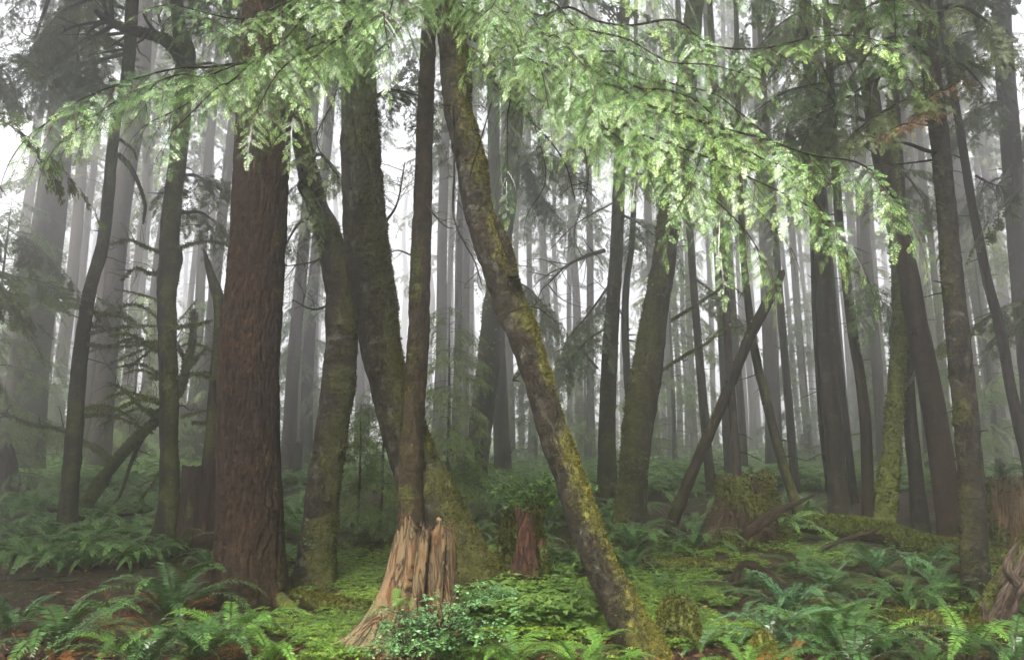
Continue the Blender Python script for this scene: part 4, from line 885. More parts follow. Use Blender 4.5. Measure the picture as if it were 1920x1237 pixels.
# the wood goes on beside and behind the viewpoint and shades the clearing
for k, (x, y, z_, s_) in enumerate([(-9, 4.5, 5, 1.3), (-11.5, 11, 3.5, 1.3), (12, 11, 3.5, 1.3), (-12, -1, 4, 1.4), (-12, -7, 4, 1.4), (9.5, 5.5, 5.5, 1.3), (12, 0, 4, 1.4), (8, -6, 4, 1.4), (-14, 6, 4, 1.3), (15, 6, 4, 1.3), (-15, -11, 6, 1.3), (4, -11.5, 4, 1.3), (-7, 1.5, 8, 1.2), (7, 1, 8.5, 1.2), (5.5, -3, 9, 1.0)]):
    e_ = thing('conifer_tree', 'shade-giving conifer of the wood around the viewpoint, outside the picture', 'tree', (x, y, zgs(x, y)), 'conifers around the viewpoint', rotz=k * 1.1)
    put('trunk', FT[k % 5][0], e_); put('crown', CROWN[k % 3], e_, (0, 0, z_), (0, 0, k * .7), s_)
# ------------------------------------------------------------------ young understorey conifers
def sapling(px, Y, h, label, var=0, name='young_conifer', rot=0.0, mat=None):
    x = (px - 960) / FPX * Y * .985; p = np.array([x, Y, zgs(x, Y)]); s = h / 5.0
    e = thing(name, label, 'young tree', p, 'young conifers under the tall trunks')
    tb = tube([np.array([0, 0, -.2]), np.array([.03, 0, h * .4]), np.array([0, .04, h * 1.04])], [.012 * h, .009 * h, .004], 10, .15, .08, seed=var + 5)
    put('trunk', make_mesh('sapling_trunk', tb['V'], tb['Q'], {'rest': tb['rest']}, True, (M['grey_bark'],)), e)
    put('foliage', SAP[var % 3], e, (0, 0, h * .06), (0, 0, rot), (s * .9, s * .9, s * .98))
    return e
for a in [(672, 12.0, 2.3, 'drooping olive young conifer between the two dark mossy trunks', 0, 'young_conifer', 1.0), (715, 13.0, 2.6, 'shaggy young conifer behind the thick mossy leaner', 0, 'young_conifer', 2.0),
          (838, 14.5, 4.0, 'fresh green young hemlock behind the slender hemlock trunk', 0, 'young_conifer', 3.1), (1005, 27, 6.0, 'dark young hemlock behind the leaning alder', 2, 'young_conifer', .4),
          (1098, 31, 6.5, 'shadowy young hemlock beyond the upright dark trunk', 0, 'young_conifer', .9), (40, 27, 7, 'misty young hemlock at the edge of the dark ferns', 2, 'young_conifer', 1.9),
          (-40, 16, 6.5, 'large dim young hemlock spreading in from the picture edge by the bent maple', 0, 'young_conifer', 2.7),
          (240, 26, 6, 'brownish thin young conifer behind the thin dark conifer trunk', 1, 'young_conifer', 1.4), (388, 25, 6, 'misty young conifer behind the broken forked snag', 0, 'young_conifer', .2),
          (566, 23, 6, 'young conifer in the haze beside the dark swaying trunk', 2, 'young_conifer', 2.2), (1265, 27, 8, 'hazy young conifer beyond the tilting mossy trunk', 1, 'young_conifer', .3),
          (1520, 30, 7, 'faint young conifer near the thick brown trunk', 2, 'young_conifer', 1.2), (1690, 26, 6.5, 'faint young conifer behind the yellow-green mossy trunk', 0, 'young_conifer', 2.9),
          (1870, 20, 7, 'misty young conifer behind the thin bowed trunk', 1, 'young_conifer', .6)]:
    sapling(*a)
# ================================================================== forest floor
xs = np.concatenate([np.linspace(-150, -14, 40), np.linspace(-13, 13, 261), np.linspace(14, 150, 40)])
ys = np.concatenate([np.linspace(-14, 3, 16), np.linspace(3.2, 18, 186), np.geomspace(18.3, 165, 70)])
X, Y_ = np.meshgrid(xs, ys); Z = zg(X, Y_)
q = np.stack([X * 1.6, Y_ * 1.6, 0 * X], -1); Z = Z + .035 * fbm(q, 3, 21) * (Y_ < 25)
n, m = X.shape; idx = np.arange(n * m).reshape(n, m)
Q = np.stack([idx[:-1, :-1], idx[:-1, 1:], idx[1:, 1:], idx[1:, :-1]], -1).reshape(-1, 4)
o = put('forest_floor', make_mesh('forest_floor', np.stack([X, Y_, Z], -1).reshape(-1, 3), Q, {}, True, (M['ground'],))); o['kind'] = 'structure'

# ------------------------------------------------------------------ stumps
def stump(name, label, px, py, w, h, mat, jag=.15, jagf=8, flare=.5, flareh=.3, lobes=6, lean=(0, 0), seed=1, ridge=.02, depth=.5, taper=.12, moss=None, tufts=None, seg=160, nz=44, top_dip=None, squash=1.0, extra=None, dome=False, cat='stump', Y=None):
    p = ground_at(px, py) if Y is None else at(px, py, Y)
    if Y is not None: p[2] = zgs(p[0], p[1])
    r = w2m(w, p) / 2; th = np.linspace(0, 2 * math.pi, seg, endpoint=False)
    c, s = np.cos(th), np.sin(th)
    nz1 = fbm(np.stack([c * jagf * .5, s * jagf * .5, 0 * c + seed], -1), 2, seed); nz2 = vnoise(np.stack([c * jagf * 2.2, s * jagf * 2.2, 0 * c], -1), seed + 2)
    top = h + jag * (nz1 * 1.2 + .75 * np.abs(nz2) + .2 * vnoise(np.stack([c * jagf * 6, s * jagf * 6, 0 * c], -1), seed + 4))
    if top_dip: top = top - top_dip[0] * np.exp(-((np.angle(np.exp(1j * (th - top_dip[1])))) / top_dip[2]) ** 2)
    u = np.linspace(0, 1, nz) ** .9
    z = -.2 + (top[None, :] + .2) * u[:, None]
    lob = .5 + .35 * np.cos(lobes * th + seed) + .3 * np.cos((lobes - 3) * th + seed * 2.1)
    rr = r * (1 - taper * u[:, None]) * (1 + flare * np.exp(-np.maximum(z, -.1) / flareh) * np.clip(lob, .08, 2)[None, :])
    if extra is not None: rr = rr + extra(th[None, :], z, u[:, None])
    if dome: rr = rr * np.sqrt(np.clip(1.02 - u[:, None] ** (3.0 if dome is True else dome), 0, 1))
    qq = np.stack([c[None, :] * r * 26 + 0 * z, s[None, :] * r * 26 + 0 * z, z * 2.0], -1)
    rr = rr + ridge * fbm(qq, 3, seed + 6) + ridge * 1.6 * vnoise(qq * np.array([.3, .3, .25]), seed + 9)
    px_ = rr * c[None, :] + lean[0] * z; py_ = rr * s[None, :] * squash + lean[1] * z
    V = [np.stack([px_, py_, z], -1)]
    for f, dz in ((.86, .0), (.72, -.1), (.45, -depth), (.02, -depth * 1.15)):      # splintered rim and hollow inside
        zz = np.maximum(top * (.97 if f > .8 else 1) + dz, .05)
        zz = zz if f > .5 else np.full(seg, max(.05, h - depth * (1 if f > .1 else 1.1)))
        V.append(np.stack([px_[-1] * f + lean[0] * zz * (1 - f), py_[-1] * f + lean[1] * zz * (1 - f), zz], -1)[None])
    V = np.concatenate(V, 0); n, m = V.shape[:2]; idx = np.arange(n * m).reshape(n, m); j = np.roll(np.arange(m), -1)
    Q = np.stack([idx[:-1], idx[:-1][:, j], idx[1:][:, j], idx[1:]], -1).reshape(-1, 4)
    rest = np.stack([c[None, :] * r + 0 * V[..., 2], s[None, :] * r + 0 * V[..., 2], V[..., 2]], -1) + seed * 1.9
    rest[nz:] += np.linspace(.05, .4, n - nz)[:, None, None]
    out = np.stack([c[None, :] + 0 * V[..., 2], s[None, :] + 0 * V[..., 2], np.where(np.arange(n) >= nz, .9, .0)[:, None] + 0 * V[..., 2]], -1)
    tb = dict(V=V.reshape(-1, 3), Q=Q, rest=rest.reshape(-1, 3), out=unit(out.reshape(-1, 3)), s=np.maximum(V[..., 2].reshape(-1), 0), shape=(n, m))
    at_ = {'rest': tb['rest']}
    if moss: tb['moss'] = moss_mask(tb, moss[0], moss[1], seed, low=moss[2] if len(moss) > 2 else 0); at_['moss'] = tb['moss']
    me = make_mesh(name, tb['V'], Q, at_, True, (M[mat],))
    if tufts:
        e = thing(name, label, cat, p); put('stump_wood', me, e); moss_tufts('moss', tb, tb.get('moss'), tufts[0], tufts[1], M[tufts[2]], e, np.zeros(3))
    else: e = thing(name, label, cat, p, me=me)
    return e, p
def ex_front(th, z, u):            # spreading root on one side
    d = np.angle(np.exp(1j * (th - math.radians(205)))); d2 = np.angle(np.exp(1j * (th - math.radians(310))))
    return .5 * np.exp(-(d / .38) ** 2) * np.exp(-np.maximum(z, 0) / .22) + .2 * np.exp(-(d / .5) ** 2) * np.exp(-np.maximum(z, 0) / .7) - sum(.16 * np.exp(-((np.angle(np.exp(1j * (th - math.radians(q_) - .35 * z))) / w_) ** 2)) for q_, w_ in ((268, .08), (300, .05), (236, .04))) + .25 * np.exp(-(d2 / .3) ** 2) * np.exp(-np.maximum(z, 0) / .2)
stump('tree_stump', 'splintered orange-brown stump with a jagged broken rim in the open clearing', 795, 1222, 118, .93, 'orange_wood', jag=.2, jagf=3.6, flare=.35, flareh=.32, lobes=6, seed=4, ridge=.022, depth=.6, taper=.06,
      moss=((.5, .4, .5), -.75, .3), seg=260, nz=70, extra=ex_front, top_dip=(.22, math.radians(185), .5), Y=6.85, squash=.8, tufts=(500, .03, 'moss'))
stump('rotten_stump', 'small red rotten stump topped by leafy huckleberry', 1000, 1128, 48, .98, 'red_wood', jag=.09, jagf=6, flare=.3, seed=7, ridge=.05, depth=.3, taper=.12, moss=((.9, .1, .6), -.2, .2), tufts=(1900, .04, 'moss_dark'), seg=140, extra=lambda th, z, u: .09 * vnoise(np.stack([np.cos(th) * 2 + 0 * z, np.sin(th) * 2 + 0 * z, z * 3 + 0 * th], -1), 5))
stump('mossy_stump', 'low mossy stump lump pressed against the small red rotten stump', 952, 1112, 52, .72, 'log_bark', jag=.2, flare=.3, seed=8, depth=.15, taper=.35, dome=True, moss=((0, -.4, .6), .15), tufts=(1500, .05, 'moss_dark'), seg=80)
stump('cut_stump', 'flat-topped dark red stump between the gnarled trunk and the massive conifer', 378, 1040, 88, 1.28, 'dark_wood', jag=.03, flare=.2, seed=9, ridge=.03, depth=.05, taper=.02, moss=((0, -.3, .6), -.5), seg=90)
stump('nurse_stump', 'huge old mossy stump with spreading roots behind the slim pole', 1405, 1012, 112, 1.02, 'dark_wood', jag=.1, jagf=3, flare=.6, flareh=.4, lobes=5, seed=13, ridge=.05, depth=.05, taper=.22, extra=lambda th, z, u: .12 * vnoise(np.stack([np.cos(th) * 2 + 0 * z, np.sin(th) * 2 + 0 * z, z * 2 + 0 * th], -1), 6) + .8 * np.exp(-((np.angle(np.exp(1j * (th - 3.4)))) / .4) ** 2) * np.exp(-np.maximum(z, 0) / .45), moss=((.1, -.2, .9), .1, .1), tufts=(4200, .055, 'moss'), seg=130)
stump('root_plate', 'orange-faced broken stump with ferns on top beside the dark moss-flecked conifer', 1900, 1040, 92, 1.0, 'orange_wood', jag=.1, flare=.3, seed=14, ridge=.05, depth=.1, taper=.05, moss=((-.8, .2, .5), -.15), tufts=(900, .06, 'moss_dark'), seg=100, Y=12.2)
stump('burnt_stump', 'tall dim stump in the mist behind the bent vine maple', 228, 905, 70, 2.4, 'dark_wood', jag=.08, flare=.3, seed=15, depth=.05, taper=.15, seg=60, Y=26)
stump('burnt_stump', 'dim stump in the mist behind the gnarled dark trunk', 352, 905, 58, 2.1, 'dark_wood', jag=.1, flare=.3, seed=16, depth=.05, taper=.1, seg=60, Y=25)
stump('burnt_stump', 'low black stump in the haze behind the dark swaying trunk', 545, 925, 36, 1.1, 'dark_wood', jag=.15, flare=.3, seed=17, depth=.05, taper=.1, seg=60, Y=20)
stump('root_mound', 'dark tangled root mound among ferns at the edge of the dark bank', 2, 950, 70, .95, 'dark_wood', jag=.35, flare=.4, seed=18, depth=.1, taper=.3, dome=True, seg=80, Y=16, cat='root mound')
stump('moss_mound', 'squat moss-covered stump in the sorrel beside the leaning alder foot', 1274, 1205, 66, .36, 'log_bark', jag=.07, flare=.2, seed=19, depth=.03, taper=.02, dome=9, moss=((0, -.3, .6), .4), tufts=(3200, .03, 'moss'), seg=80, Y=7.0)
stump('moss_mound', 'round golden moss mound at the lower picture edge below the glossy fern', 1437, 1262, 58, .27, 'log_bark', jag=.02, flare=.3, seed=20, depth=.02, taper=.1, dome=True, moss=((0, -.3, .6), .7), tufts=(3200, .022, 'moss_gold'), seg=80, Y=6.3)

# ------------------------------------------------------------------ fallen logs and roots
def log(name, label, pts, mat, moss=None, tufts=None, cat='log', lump=.14, seed=1, seg=22, ridge=0, twigs=0, lift=.4, flat=False):
    P, R = [], []
    for (px, py, w) in pts:
        p = ground_at(px, py + w * .5) if not flat else at(px, py, flat)
        r = w2m(w, p) / 2
        if not flat: p = p + np.array([0, 0, r * (1 - .15)])
        P.append(p); R.append(r)
    org = P[0].copy(); tb = tube(P, R, seg, .07 if not ridge else .04, lump, 5, ridge, (16, 1.5), seed=seed + 70)
    at_ = {'rest': tb['rest']}
    tbs = [tb]
    if moss: tb['moss'] = moss_mask(tb, moss[0], moss[1], seed)
    # close the near end
    mm = tb.get('moss', np.zeros(len(tb['V'])))
    e = thing(name, label, cat, org)
    V = np.vstack([tb['V'], P[0][None] - unit(P[1] - P[0]) * .04]) - org; m_ = tb['shape'][1]
    Qc = np.array([[len(V) - 1, (j + 1) % m_, j, len(V) - 1] for j in range(0, m_)])
    put('log_wood', make_mesh(name, V, tb['Q'], {'rest': np.vstack([tb['rest'], tb['rest'][:1]]), 'moss': np.append(mm, 0)}, True, (M[mat],)), e)
    if tufts: moss_tufts('moss', tb, tb.get('moss'), tufts[0], tufts[1], M[tufts[2]], e, org, hang=.2)
    return e
UP = ((0, -.15, 1), .25)
log('fallen_log', 'long moss-covered fallen log lying below the row of misty trunks', [(1462, 990, 18), (1500, 982, 28), (1560, 986, 42), (1640, 998, 42), (1720, 1016, 40), (1820, 1036, 38), (1900, 1054, 34)], 'log_bark', ((0, -.15, 1), .1), (4200, .055, 'moss_green'), seed=1)
log('fallen_branch', 'dead reddish branch leaning across the face of the huge mossy stump', [(1392, 1006, 20), (1425, 982, 18), (1452, 962, 19), (1475, 950, 14), (1500, 940, 9), (1530, 926, 3)], 'dark_wood', ((0, 0, 1), -.6), seed=2, flat=11.5, lump=.3)
log('fallen_log', 'brown log end lying by the foot of the splintered rotten snag', [(1636, 1160, 38), (1690, 1166, 42), (1760, 1172, 42), (1830, 1180, 40), (1930, 1195, 40)], 'log_bark', UP, (1300, .035, 'moss'), seed=3)
log('fallen_log', 'low brown log behind the ferns between the tilting trunk and the slim pole', [(1206, 1062, 26), (1260, 1062, 28), (1330, 1062, 26), (1390, 1066, 20)], 'log_bark', ((0, -.2, 1), -.05), (500, .04, 'moss'), seed=4)
log('fallen_log', 'dark rotting log between the massive conifer and the orange stump', [(548, 1118, 26), (590, 1128, 30), (640, 1140, 32), (700, 1146, 32)], 'log_bark', ((0, -.1, 1), 0), (1000, .035, 'moss'), seed=5)
log('surface_root', 'bare root snaking from the massive conifer toward the dark fern bank', [(415, 1120, 40), (380, 1105, 34), (352, 1090, 26), (320, 1082, 16)], 'red_bark', None, seed=6)
log('surface_root', 'short mossy root running from the massive conifer to the rotting log', [(520, 1125, 34), (555, 1150, 22), (585, 1165, 14)], 'red_bark', ((0, 0, 1), -.2), seed=7)
log('rotten_log', 'dark arched rotten root with a broken elbow behind the glossy fern', [(1366, 1112, 20), (1378, 1082, 15), (1392, 1058, 14), (1410, 1060, 20), (1440, 1080, 22), (1480, 1108, 20)], 'dark_wood', ((0, 0, 1), -.4), seed=8, flat=9.6, lump=.35)
log('fallen_branch', 'mossy fallen limb lying low in the dark ferns near the bent maple', [(60, 950, 18), (130, 955, 16), (200, 962, 14), (250, 958, 14), (300, 950, 10)], 'log_bark', UP, (700, .05, 'moss_green'), seed=9)
log('fallen_log', 'dark slanting log under the broad ferns below the moss-covered log', [(1655, 1075, 22), (1690, 1095, 28), (1730, 1120, 26)], 'dark_wood', ((0, 0, 1), -.3), seed=10)
log('broken_stick', 'upright black stick poking out by the brown log end', [(1772, 1180, 14), (1755, 1160, 12), (1738, 1140, 9)], 'dark_wood', None, seed=11, flat=8.0)
log('fallen_branch', 'thin bare branch lying over the front of the moss-covered fallen log', [(1540, 1030, 7), (1580, 1012, 9), (1625, 1000, 7), (1660, 985, 3)], 'dark_wood', None, seed=13, flat=11.2, lump=.3)
log('fallen_branch', 'crooked bare stick beside the brown log end under ferns', [(1600, 1150, 8), (1640, 1130, 9), (1690, 1128, 7), (1720, 1112, 3)], 'dark_wood', None, seed=14, flat=8.9, lump=.3)
log('fallen_branch', 'bare brown stick lying on the path by the squat moss-covered stump', [(1290, 1100, 6), (1330, 1092, 8), (1365, 1096, 6), (1395, 1088, 3)], 'dark_wood', None, seed=15, flat=9.4, lump=.3)
log('fallen_branch', 'dead stick lying on the dirt in front of the massive conifer', [(520, 1180, 8), (560, 1190, 9), (600, 1185, 7), (640, 1192, 4)], 'dark_wood', None, seed=16, lump=.3)
# the splintered, leaning rotten snag
e = log('splintered_snag', 'splintered pale and mossy rotten snag leaning out at the picture edge', [(1840, 1195, 48), (1868, 1140, 46), (1898, 1085, 42), (1930, 1030, 36), (1965, 985, 28)], 'grey_wood', ((-.8, -.1, .4), -.05), (1700, .03, 'moss'), seed=12, flat=8.0, lump=.25, seg=70, ridge=.04, cat='snag')
for k, q in enumerate([[(1850, 1190, 7.7), (1880, 1120, 7.65), (1915, 1050, 7.65), (1925, 1020, 7.7)], [(1835, 1195, 7.75), (1848, 1150, 7.7), (1838, 1125, 7.7)], [(1905, 1090, 7.6), (1888, 1060, 7.55), (1915, 1010, 7.6)]]):
    P = [at(*a) for a in q]; tb = tube(P, np.linspace(.05, .01, len(P)), 14, .03, .35, 9, .012, (16, 1.5), seed=k + 90)
    V, Q, R = join_tubes([tb], np.array(e.location)); put('splinter', make_mesh('splinter', V, Q, {'rest': R}, True, (M['grey_wood'],)), e)

# ------------------------------------------------------------------ ferns
def frond(L, a0, a1, npin, pl, pw, seed, style='sword', curl=1.5):
    g = np.random.default_rng(seed); n = 24; u = np.linspace(0, 1, n)
    ang = np.radians(a0 + (a1 - a0) * u ** curl); yaw = np.cumsum(g.normal(0, .012, n)); ds = L / (n - 1)
    C = np.cumsum(np.stack([np.cos(ang) * np.cos(yaw), np.cos(ang) * np.sin(yaw), np.sin(ang)], 1) * ds, 0)
    A = Acc(); T = unit(np.gradient(C, axis=0)); N = np.cross(T, np.array([0, 1., 0])); N = unit(N); N *= np.sign(N[:, 2:3] + 1e-6); S = np.cross(N, T)
    for sg in (1, -1):
        t = np.linspace(.10, .985, npin) + g.normal(0, .003, npin); f = t * (n - 1); i = np.clip(f.astype(int), 0, n - 2); w = (f - i)[:, None]
        P = C[i] * (1 - w) + C[i + 1] * w
        if style == 'sword': ln = pl * np.clip(1.02 - .95 * np.abs((t - .38) / .66) ** 2.2, .06, 1) * np.where(t < .35, .62 + .38 * t / .35, 1)
        else: ln = pl * np.sin(np.clip(t * 1.0 + .02, 0, 1) * math.pi) ** .7 * 1.05 * (1 - .35 * t)
        ln = ln * g.uniform(.88, 1.1, npin)
        a = np.radians(78 - 30 * t + g.normal(0, 4, npin))[:, None]
        D = unit(T[i] * np.cos(a) + S[i] * sg * np.sin(a) + N[i] * g.normal(.05, .10, npin)[:, None])
        sd = N[i] + g.normal(size=(npin, 3)) * .18
        if style == 'sword':
            W = unit(np.cross(D, sd)); l = ln[:, None]; wd = np.minimum(pw, ln * .35)[:, None]
            dn = np.array([0, 0, -1.])
            a1_ = P + D * l * .12 ; m1 = P + D * l * .55 + dn * l * .03; tip = P + D * l + dn * l * .14
            V = np.stack([a1_ + W * wd * .55, a1_ - W * wd * .45, m1 - W * wd * .36, m1 + W * wd * .36, tip], 1).reshape(-1, 3)
            b = np.arange(npin)[:, None] * 5
            Q = np.concatenate([b + np.array([0, 1, 2, 3]), b + np.array([3, 2, 4, 4])], 0)
            Q1 = b + np.array([0, 1, 2, 3])
            # tip as a thin quad: repeat the tip with a tiny offset
            V = np.stack([a1_ + W * wd * .55, a1_ - W * wd * .45, m1 - W * wd * .36, m1 + W * wd * .36, tip - W * wd * .03, tip + W * wd * .03], 1).reshape(-1, 3)
            b = np.arange(npin)[:, None] * 6
            Q = np.concatenate([b + np.array([0, 1, 2, 3]), b + np.array([3, 2, 4, 5])], 0)
            tt = np.repeat(np.clip(.2 + .6 * t + g.normal(0, .08, npin), 0, 1), 6) + np.tile([-.12, -.12, 0, 0, .12, .12], npin)
            A.add(V, Q, np.clip(tt, 0, 1))
        else:                                                          # feathery: every pinna carries its own small leaflets
            for k in range(npin):
                nn = max(3, int(ln[k] / .011)); x = (np.arange(nn) + .5) / nn
                W = unit(np.cross(D[k], sd[k])); PP = P[k] + D[k] * (x * ln[k])[:, None] + np.array([0, 0, -1.]) * (x ** 2 * ln[k] * .18)[:, None]
                for s2 in (1, -1):
                    DD = unit(W * s2 + D[k] * .55 + g.normal(size=(nn, 3)) * .08); V, Q = blades(PP, DD, pw * (1 - x * .8), pw * .55 * (1 - x * .6), side=np.tile(N[i[k]], (nn, 1)))
                    A.add(V, Q, np.repeat(np.clip(.25 + .5 * x + .3 * t[k], 0, 1), 4))
    w = np.linspace(.006, .0015, n)[:, None]
    for ax in (S, N):
        V = np.concatenate([C + ax * w, C - ax * w]); Q = np.array([[i, i + 1, n + i + 1, n + i] for i in range(n - 1)]); A.add(V, Q, -1.)
    return A.arrays()
FR = {'sword': [frond(1.0, 78 - 7 * k, -28 - 9 * k, 40, .10, .020, 700 + k, curl=1.1 + .15 * k) for k in range(5)],
      'lady': [frond(.85, 66 - 8 * k, -20 - 9 * k, 26, .14, .024, 720 + k, 'lady', curl=1.2 + .1 * k) for k in range(4)]}
FM = {}
def frond_me(style, k, mat):
    if (style, k, mat) not in FM:
        V, Q, T = FR[style][k]; FM[(style, k, mat)] = make_mesh('frond', V, Q, {'tint': T}, False, (M[mat],))
    return FM[(style, k, mat)]
FERN_XY = []
def near_fern(px, py, size, label, mat='fern', n=16, style='sword', dead=0, seed=0, tilt=0.0, Y=None, z=None, name='sword_fern', aim=None, group=None):
    g = np.random.default_rng(seed + int(px) * 7 + int(py))
    p = ground_at(px, py) if Y is None else at(px, py, Y)
    if z is not None: p[2] = z
    FERN_XY.append((p[0], p[1], size))
    e = thing(name, label, 'fern', p, group)
    for k in range(n + dead):
        d = k >= n
        a = (k + g.uniform(.15, .85)) / n * 6.283 if aim is None else math.radians(g.normal(aim[0], aim[1]))
        inner = g.random()
        o = put('frond', frond_me(style, int(g.integers(len(FR[style]))), 'fern_dead' if d else mat), e, (g.normal(0, .02), g.normal(0, .02), 0),
                (g.normal(0, .16), (g.uniform(-.15, .30) if not d else g.uniform(.3, .7)) + tilt, a), size * g.uniform(.72, 1.12))
        if d: o['label'] = 'dead brown frond'
    return e
NF = [
 (318, 1165, 1.12, 'broad dark sword fern with dying yellow fronds at the foot of the massive conifer', 'fern', 15, 'sword', 7),
 (432, 1225, .8, 'bright green fern growing up against the massive conifer base', 'fern_bright', 11, 'sword', 0),
 (215, 1236, .5, 'small vivid lime fern at the lower edge of the brown dirt', 'fern_bright', 7, 'lady', 0),
 (105, 1236, .95, 'dull green fern spreading at the lower picture corner by the brown dirt', 'fern', 14, 'sword', 3),
 (505, 1255, .7, 'fresh fern fronds at the bottom edge between the massive conifer and orange stump', 'fern_bright', 10, 'sword', 0),
 (20, 1190, .7, 'small shaded fern on the dirt bank at the picture corner', 'fern', 10, 'sword', 1),
 (330, 1050, .8, 'dark fern leaning on the mossy root flare of the gnarled trunk', 'fern', 13, 'sword', 1),
 (395, 1075, .75, 'shaded fern against the dark red stump', 'fern', 11, 'sword', 2),
 (672, 1020, .95, 'sword fern in the hollow behind the orange stump and the swaying trunk', 'fern', 16, 'sword', 1),
 (715, 985, .8, 'dark fern tucked close behind the thick mossy leaner', 'fern', 14, 'sword', 0),
 (870, 1000, .9, 'sword fern just past the mossy leaner root', 'fern', 15, 'sword', 0),
 (905, 1055, .8, 'sword fern between the mossy leaner root and the mossy stump lump', 'fern', 14, 'sword', 1),
 (1062, 1075, .95, 'tall sword fern between the small red stump and the leaning alder', 'fern', 16, 'sword', 0),
 (1030, 1010, .8, 'fern behind the small red rotten stump', 'fern', 13, 'sword', 0),
 (1180, 1075, .72, 'rounded green fern at the foot of the tilting mossy trunk', 'fern', 18, 'sword', 0),
 (1305, 1035, .9, 'spiky dark fern clump between the dead leaning pole and the huge mossy stump', 'fern', 18, 'sword', 0),
 (1150, 1010, .7, 'fern between the upright dark trunk and the leaning alder', 'fern', 13, 'sword', 0),
 (1480, 1160, .85, 'big glossy blue-green fern catching the light in the open', 'fern_blue', 20, 'sword', 1),
 (1555, 1110, .85, 'lush feathery fern behind the big glossy fern', 'fern', 15, 'lady', 0),
 (1645, 1085, .85, 'broad arching sword fern below the moss-covered fallen log', 'fern_blue', 15, 'sword', 0),
 (1765, 1130, .85, 'dark sword fern beside the dark moss-flecked conifer base', 'fern', 17, 'sword', 0),
 (1730, 1085, .8, 'drooping fern hanging under the moss-covered log', 'fern', 14, 'sword', 1),
 (1585, 1190, .8, 'feathery green fern in front of the brown log end', 'fern', 13, 'lady', 0),
 (1540, 1235, .8, 'low wide fern at the bottom edge beyond the golden moss mound', 'fern', 13, 'sword', 1),
 (1660, 1235, .75, 'fern at the bottom edge below the brown log end', 'fern', 12, 'lady', 0),
 (1410, 1100, .6, 'small fern beside the dark arched rotten root', 'fern', 11, 'lady', 0),
 (1330, 1115, .55, 'little fern on the bare path near the low brown log', 'fern', 10, 'lady', 0),
 (1815, 1250, .85, 'pale upright fern fronds in front of the splintered snag', 'fern_bright', 7, 'sword', 0),
 (1890, 1262, .8, 'tall fern at the corner in front of the splintered snag', 'fern', 10, 'sword', 0),
 (1310, 1222, .6, 'small fern beside the squat moss-covered stump', 'fern', 10, 'lady', 0),
 (955, 1262, .8, 'bright feathery fern at the bottom edge beside the orange stump root', 'fern_bright', 11, 'lady', 0),
 (1080, 1275, .8, 'bright fern at the bottom edge left of the leaning alder foot', 'fern_bright', 12, 'lady', 0),
 (845, 1258, .75, 'dark fern hiding the lower root of the orange stump', 'fern', 11, 'sword', 0),
 (1130, 1262, .6, 'low lime fern touching the leaning alder foot', 'fern_bright', 9, 'lady', 0),
 (1395, 1262, .65, 'fern fronds at the bottom edge next to the golden moss mound', 'fern_bright', 9, 'lady', 0),
 (375, 1255, .8, 'broad fern filling the bottom edge below the massive conifer', 'fern', 14, 'sword', 2),
 (265, 1262, .75, 'fern along the bottom edge beside the small vivid lime fern', 'fern', 13, 'sword', 2),
 (1700, 1150, .7, 'fern overhanging the brown log end from behind', 'fern', 14, 'sword', 1),
 (1500, 1085, .75, 'fern arching over the dark arched rotten root', 'fern', 14, 'lady', 0),
 (1450, 1225, .7, 'shaded fern between the big glossy fern and the golden moss mound', 'fern_blue', 13, 'sword', 1),
 (1600, 1262, .8, 'wide fern on the bottom edge in the shadows right of the low wide fern', 'fern', 14, 'sword', 1),
 (1745, 1262, .7, 'fern on the bottom edge beneath the upright black stick', 'fern', 12, 'lady', 0),
 (1235, 1110, .6, 'fern at the end of the low brown log by the leaning alder', 'fern', 13, 'lady', 0),
 (735, 1165, .5, 'lime-green fern leaning against the side of the orange stump', 'fern_bright', 7, 'lady', 0),
 (735, 1200, .42, 'tiny pale fern growing on the orange stump', 'fern_bright', 5, 'lady', 0),
 (1885, 945, .6, 'fern perched on the orange-faced broken stump', 'fern', 13, 'sword', 0),
 (1475, 1265, .4, 'small dead rust-coloured fern beside the golden moss mound', 'fern_dead', 6, 'sword', 0),
 (95, 1262, .42, 'rust-brown withered fern at the lower picture corner', 'fern_dead', 6, 'sword', 0),
]
for k, (px, py, s, lab, mat, n_, st, dd) in enumerate(NF):
    kw = {}
    if 'growing on the orange stump' in lab: kw = dict(Y=6.3, z=.42)
    if 'perched' in lab: kw = dict(Y=11.9, z=zgs(7.9, 12.2) + 1.02)
    near_fern(px, py, s, lab, mat, n_, st, dd, seed=k, **kw)
# mid and far ferns: one mesh each
FERN1 = []
for k in range(7):
    g = np.random.default_rng(800 + k); A = Acc(); n_ = 15
    for q in range(n_):
        V, Q, T = FR['sword'][g.integers(5)]; a = (q + g.random()) / n_ * 6.283; b = g.uniform(-.1, .32); s = g.uniform(.7, 1.12)
        Rm = np.array(Matrix.Rotation(a, 3, 'Z') @ Matrix.Rotation(b, 3, 'Y') @ Matrix.Rotation(g.normal(0, .16), 3, 'X'))
        A.add(V @ Rm.T * s, Q, T)
    FERN1.append(A.mesh('sword_fern', M['fern_skylit']))
def zone(px, d):
    if px < 300: return 'dark sword fern in the fern bank around the thin dark trunk and bent maple', 'ferns of the dark bank by the bent maple'
    if px < 640: return 'shaded sword fern behind the massive reddish-brown conifer', 'ferns behind the massive conifer'
    if px < 1060: return 'sword fern in the green thicket behind the orange stump and slender hemlock', 'ferns in the thicket behind the orange stump'
    if px < 1480: return 'sword fern in the misty thicket around the dead leaning pole', 'ferns in the thicket around the dead pole'
    return 'sword fern on the misty ground behind the moss-covered log', 'ferns behind the moss-covered log'
g = np.random.default_rng(5); cnt = 0; tries = 0
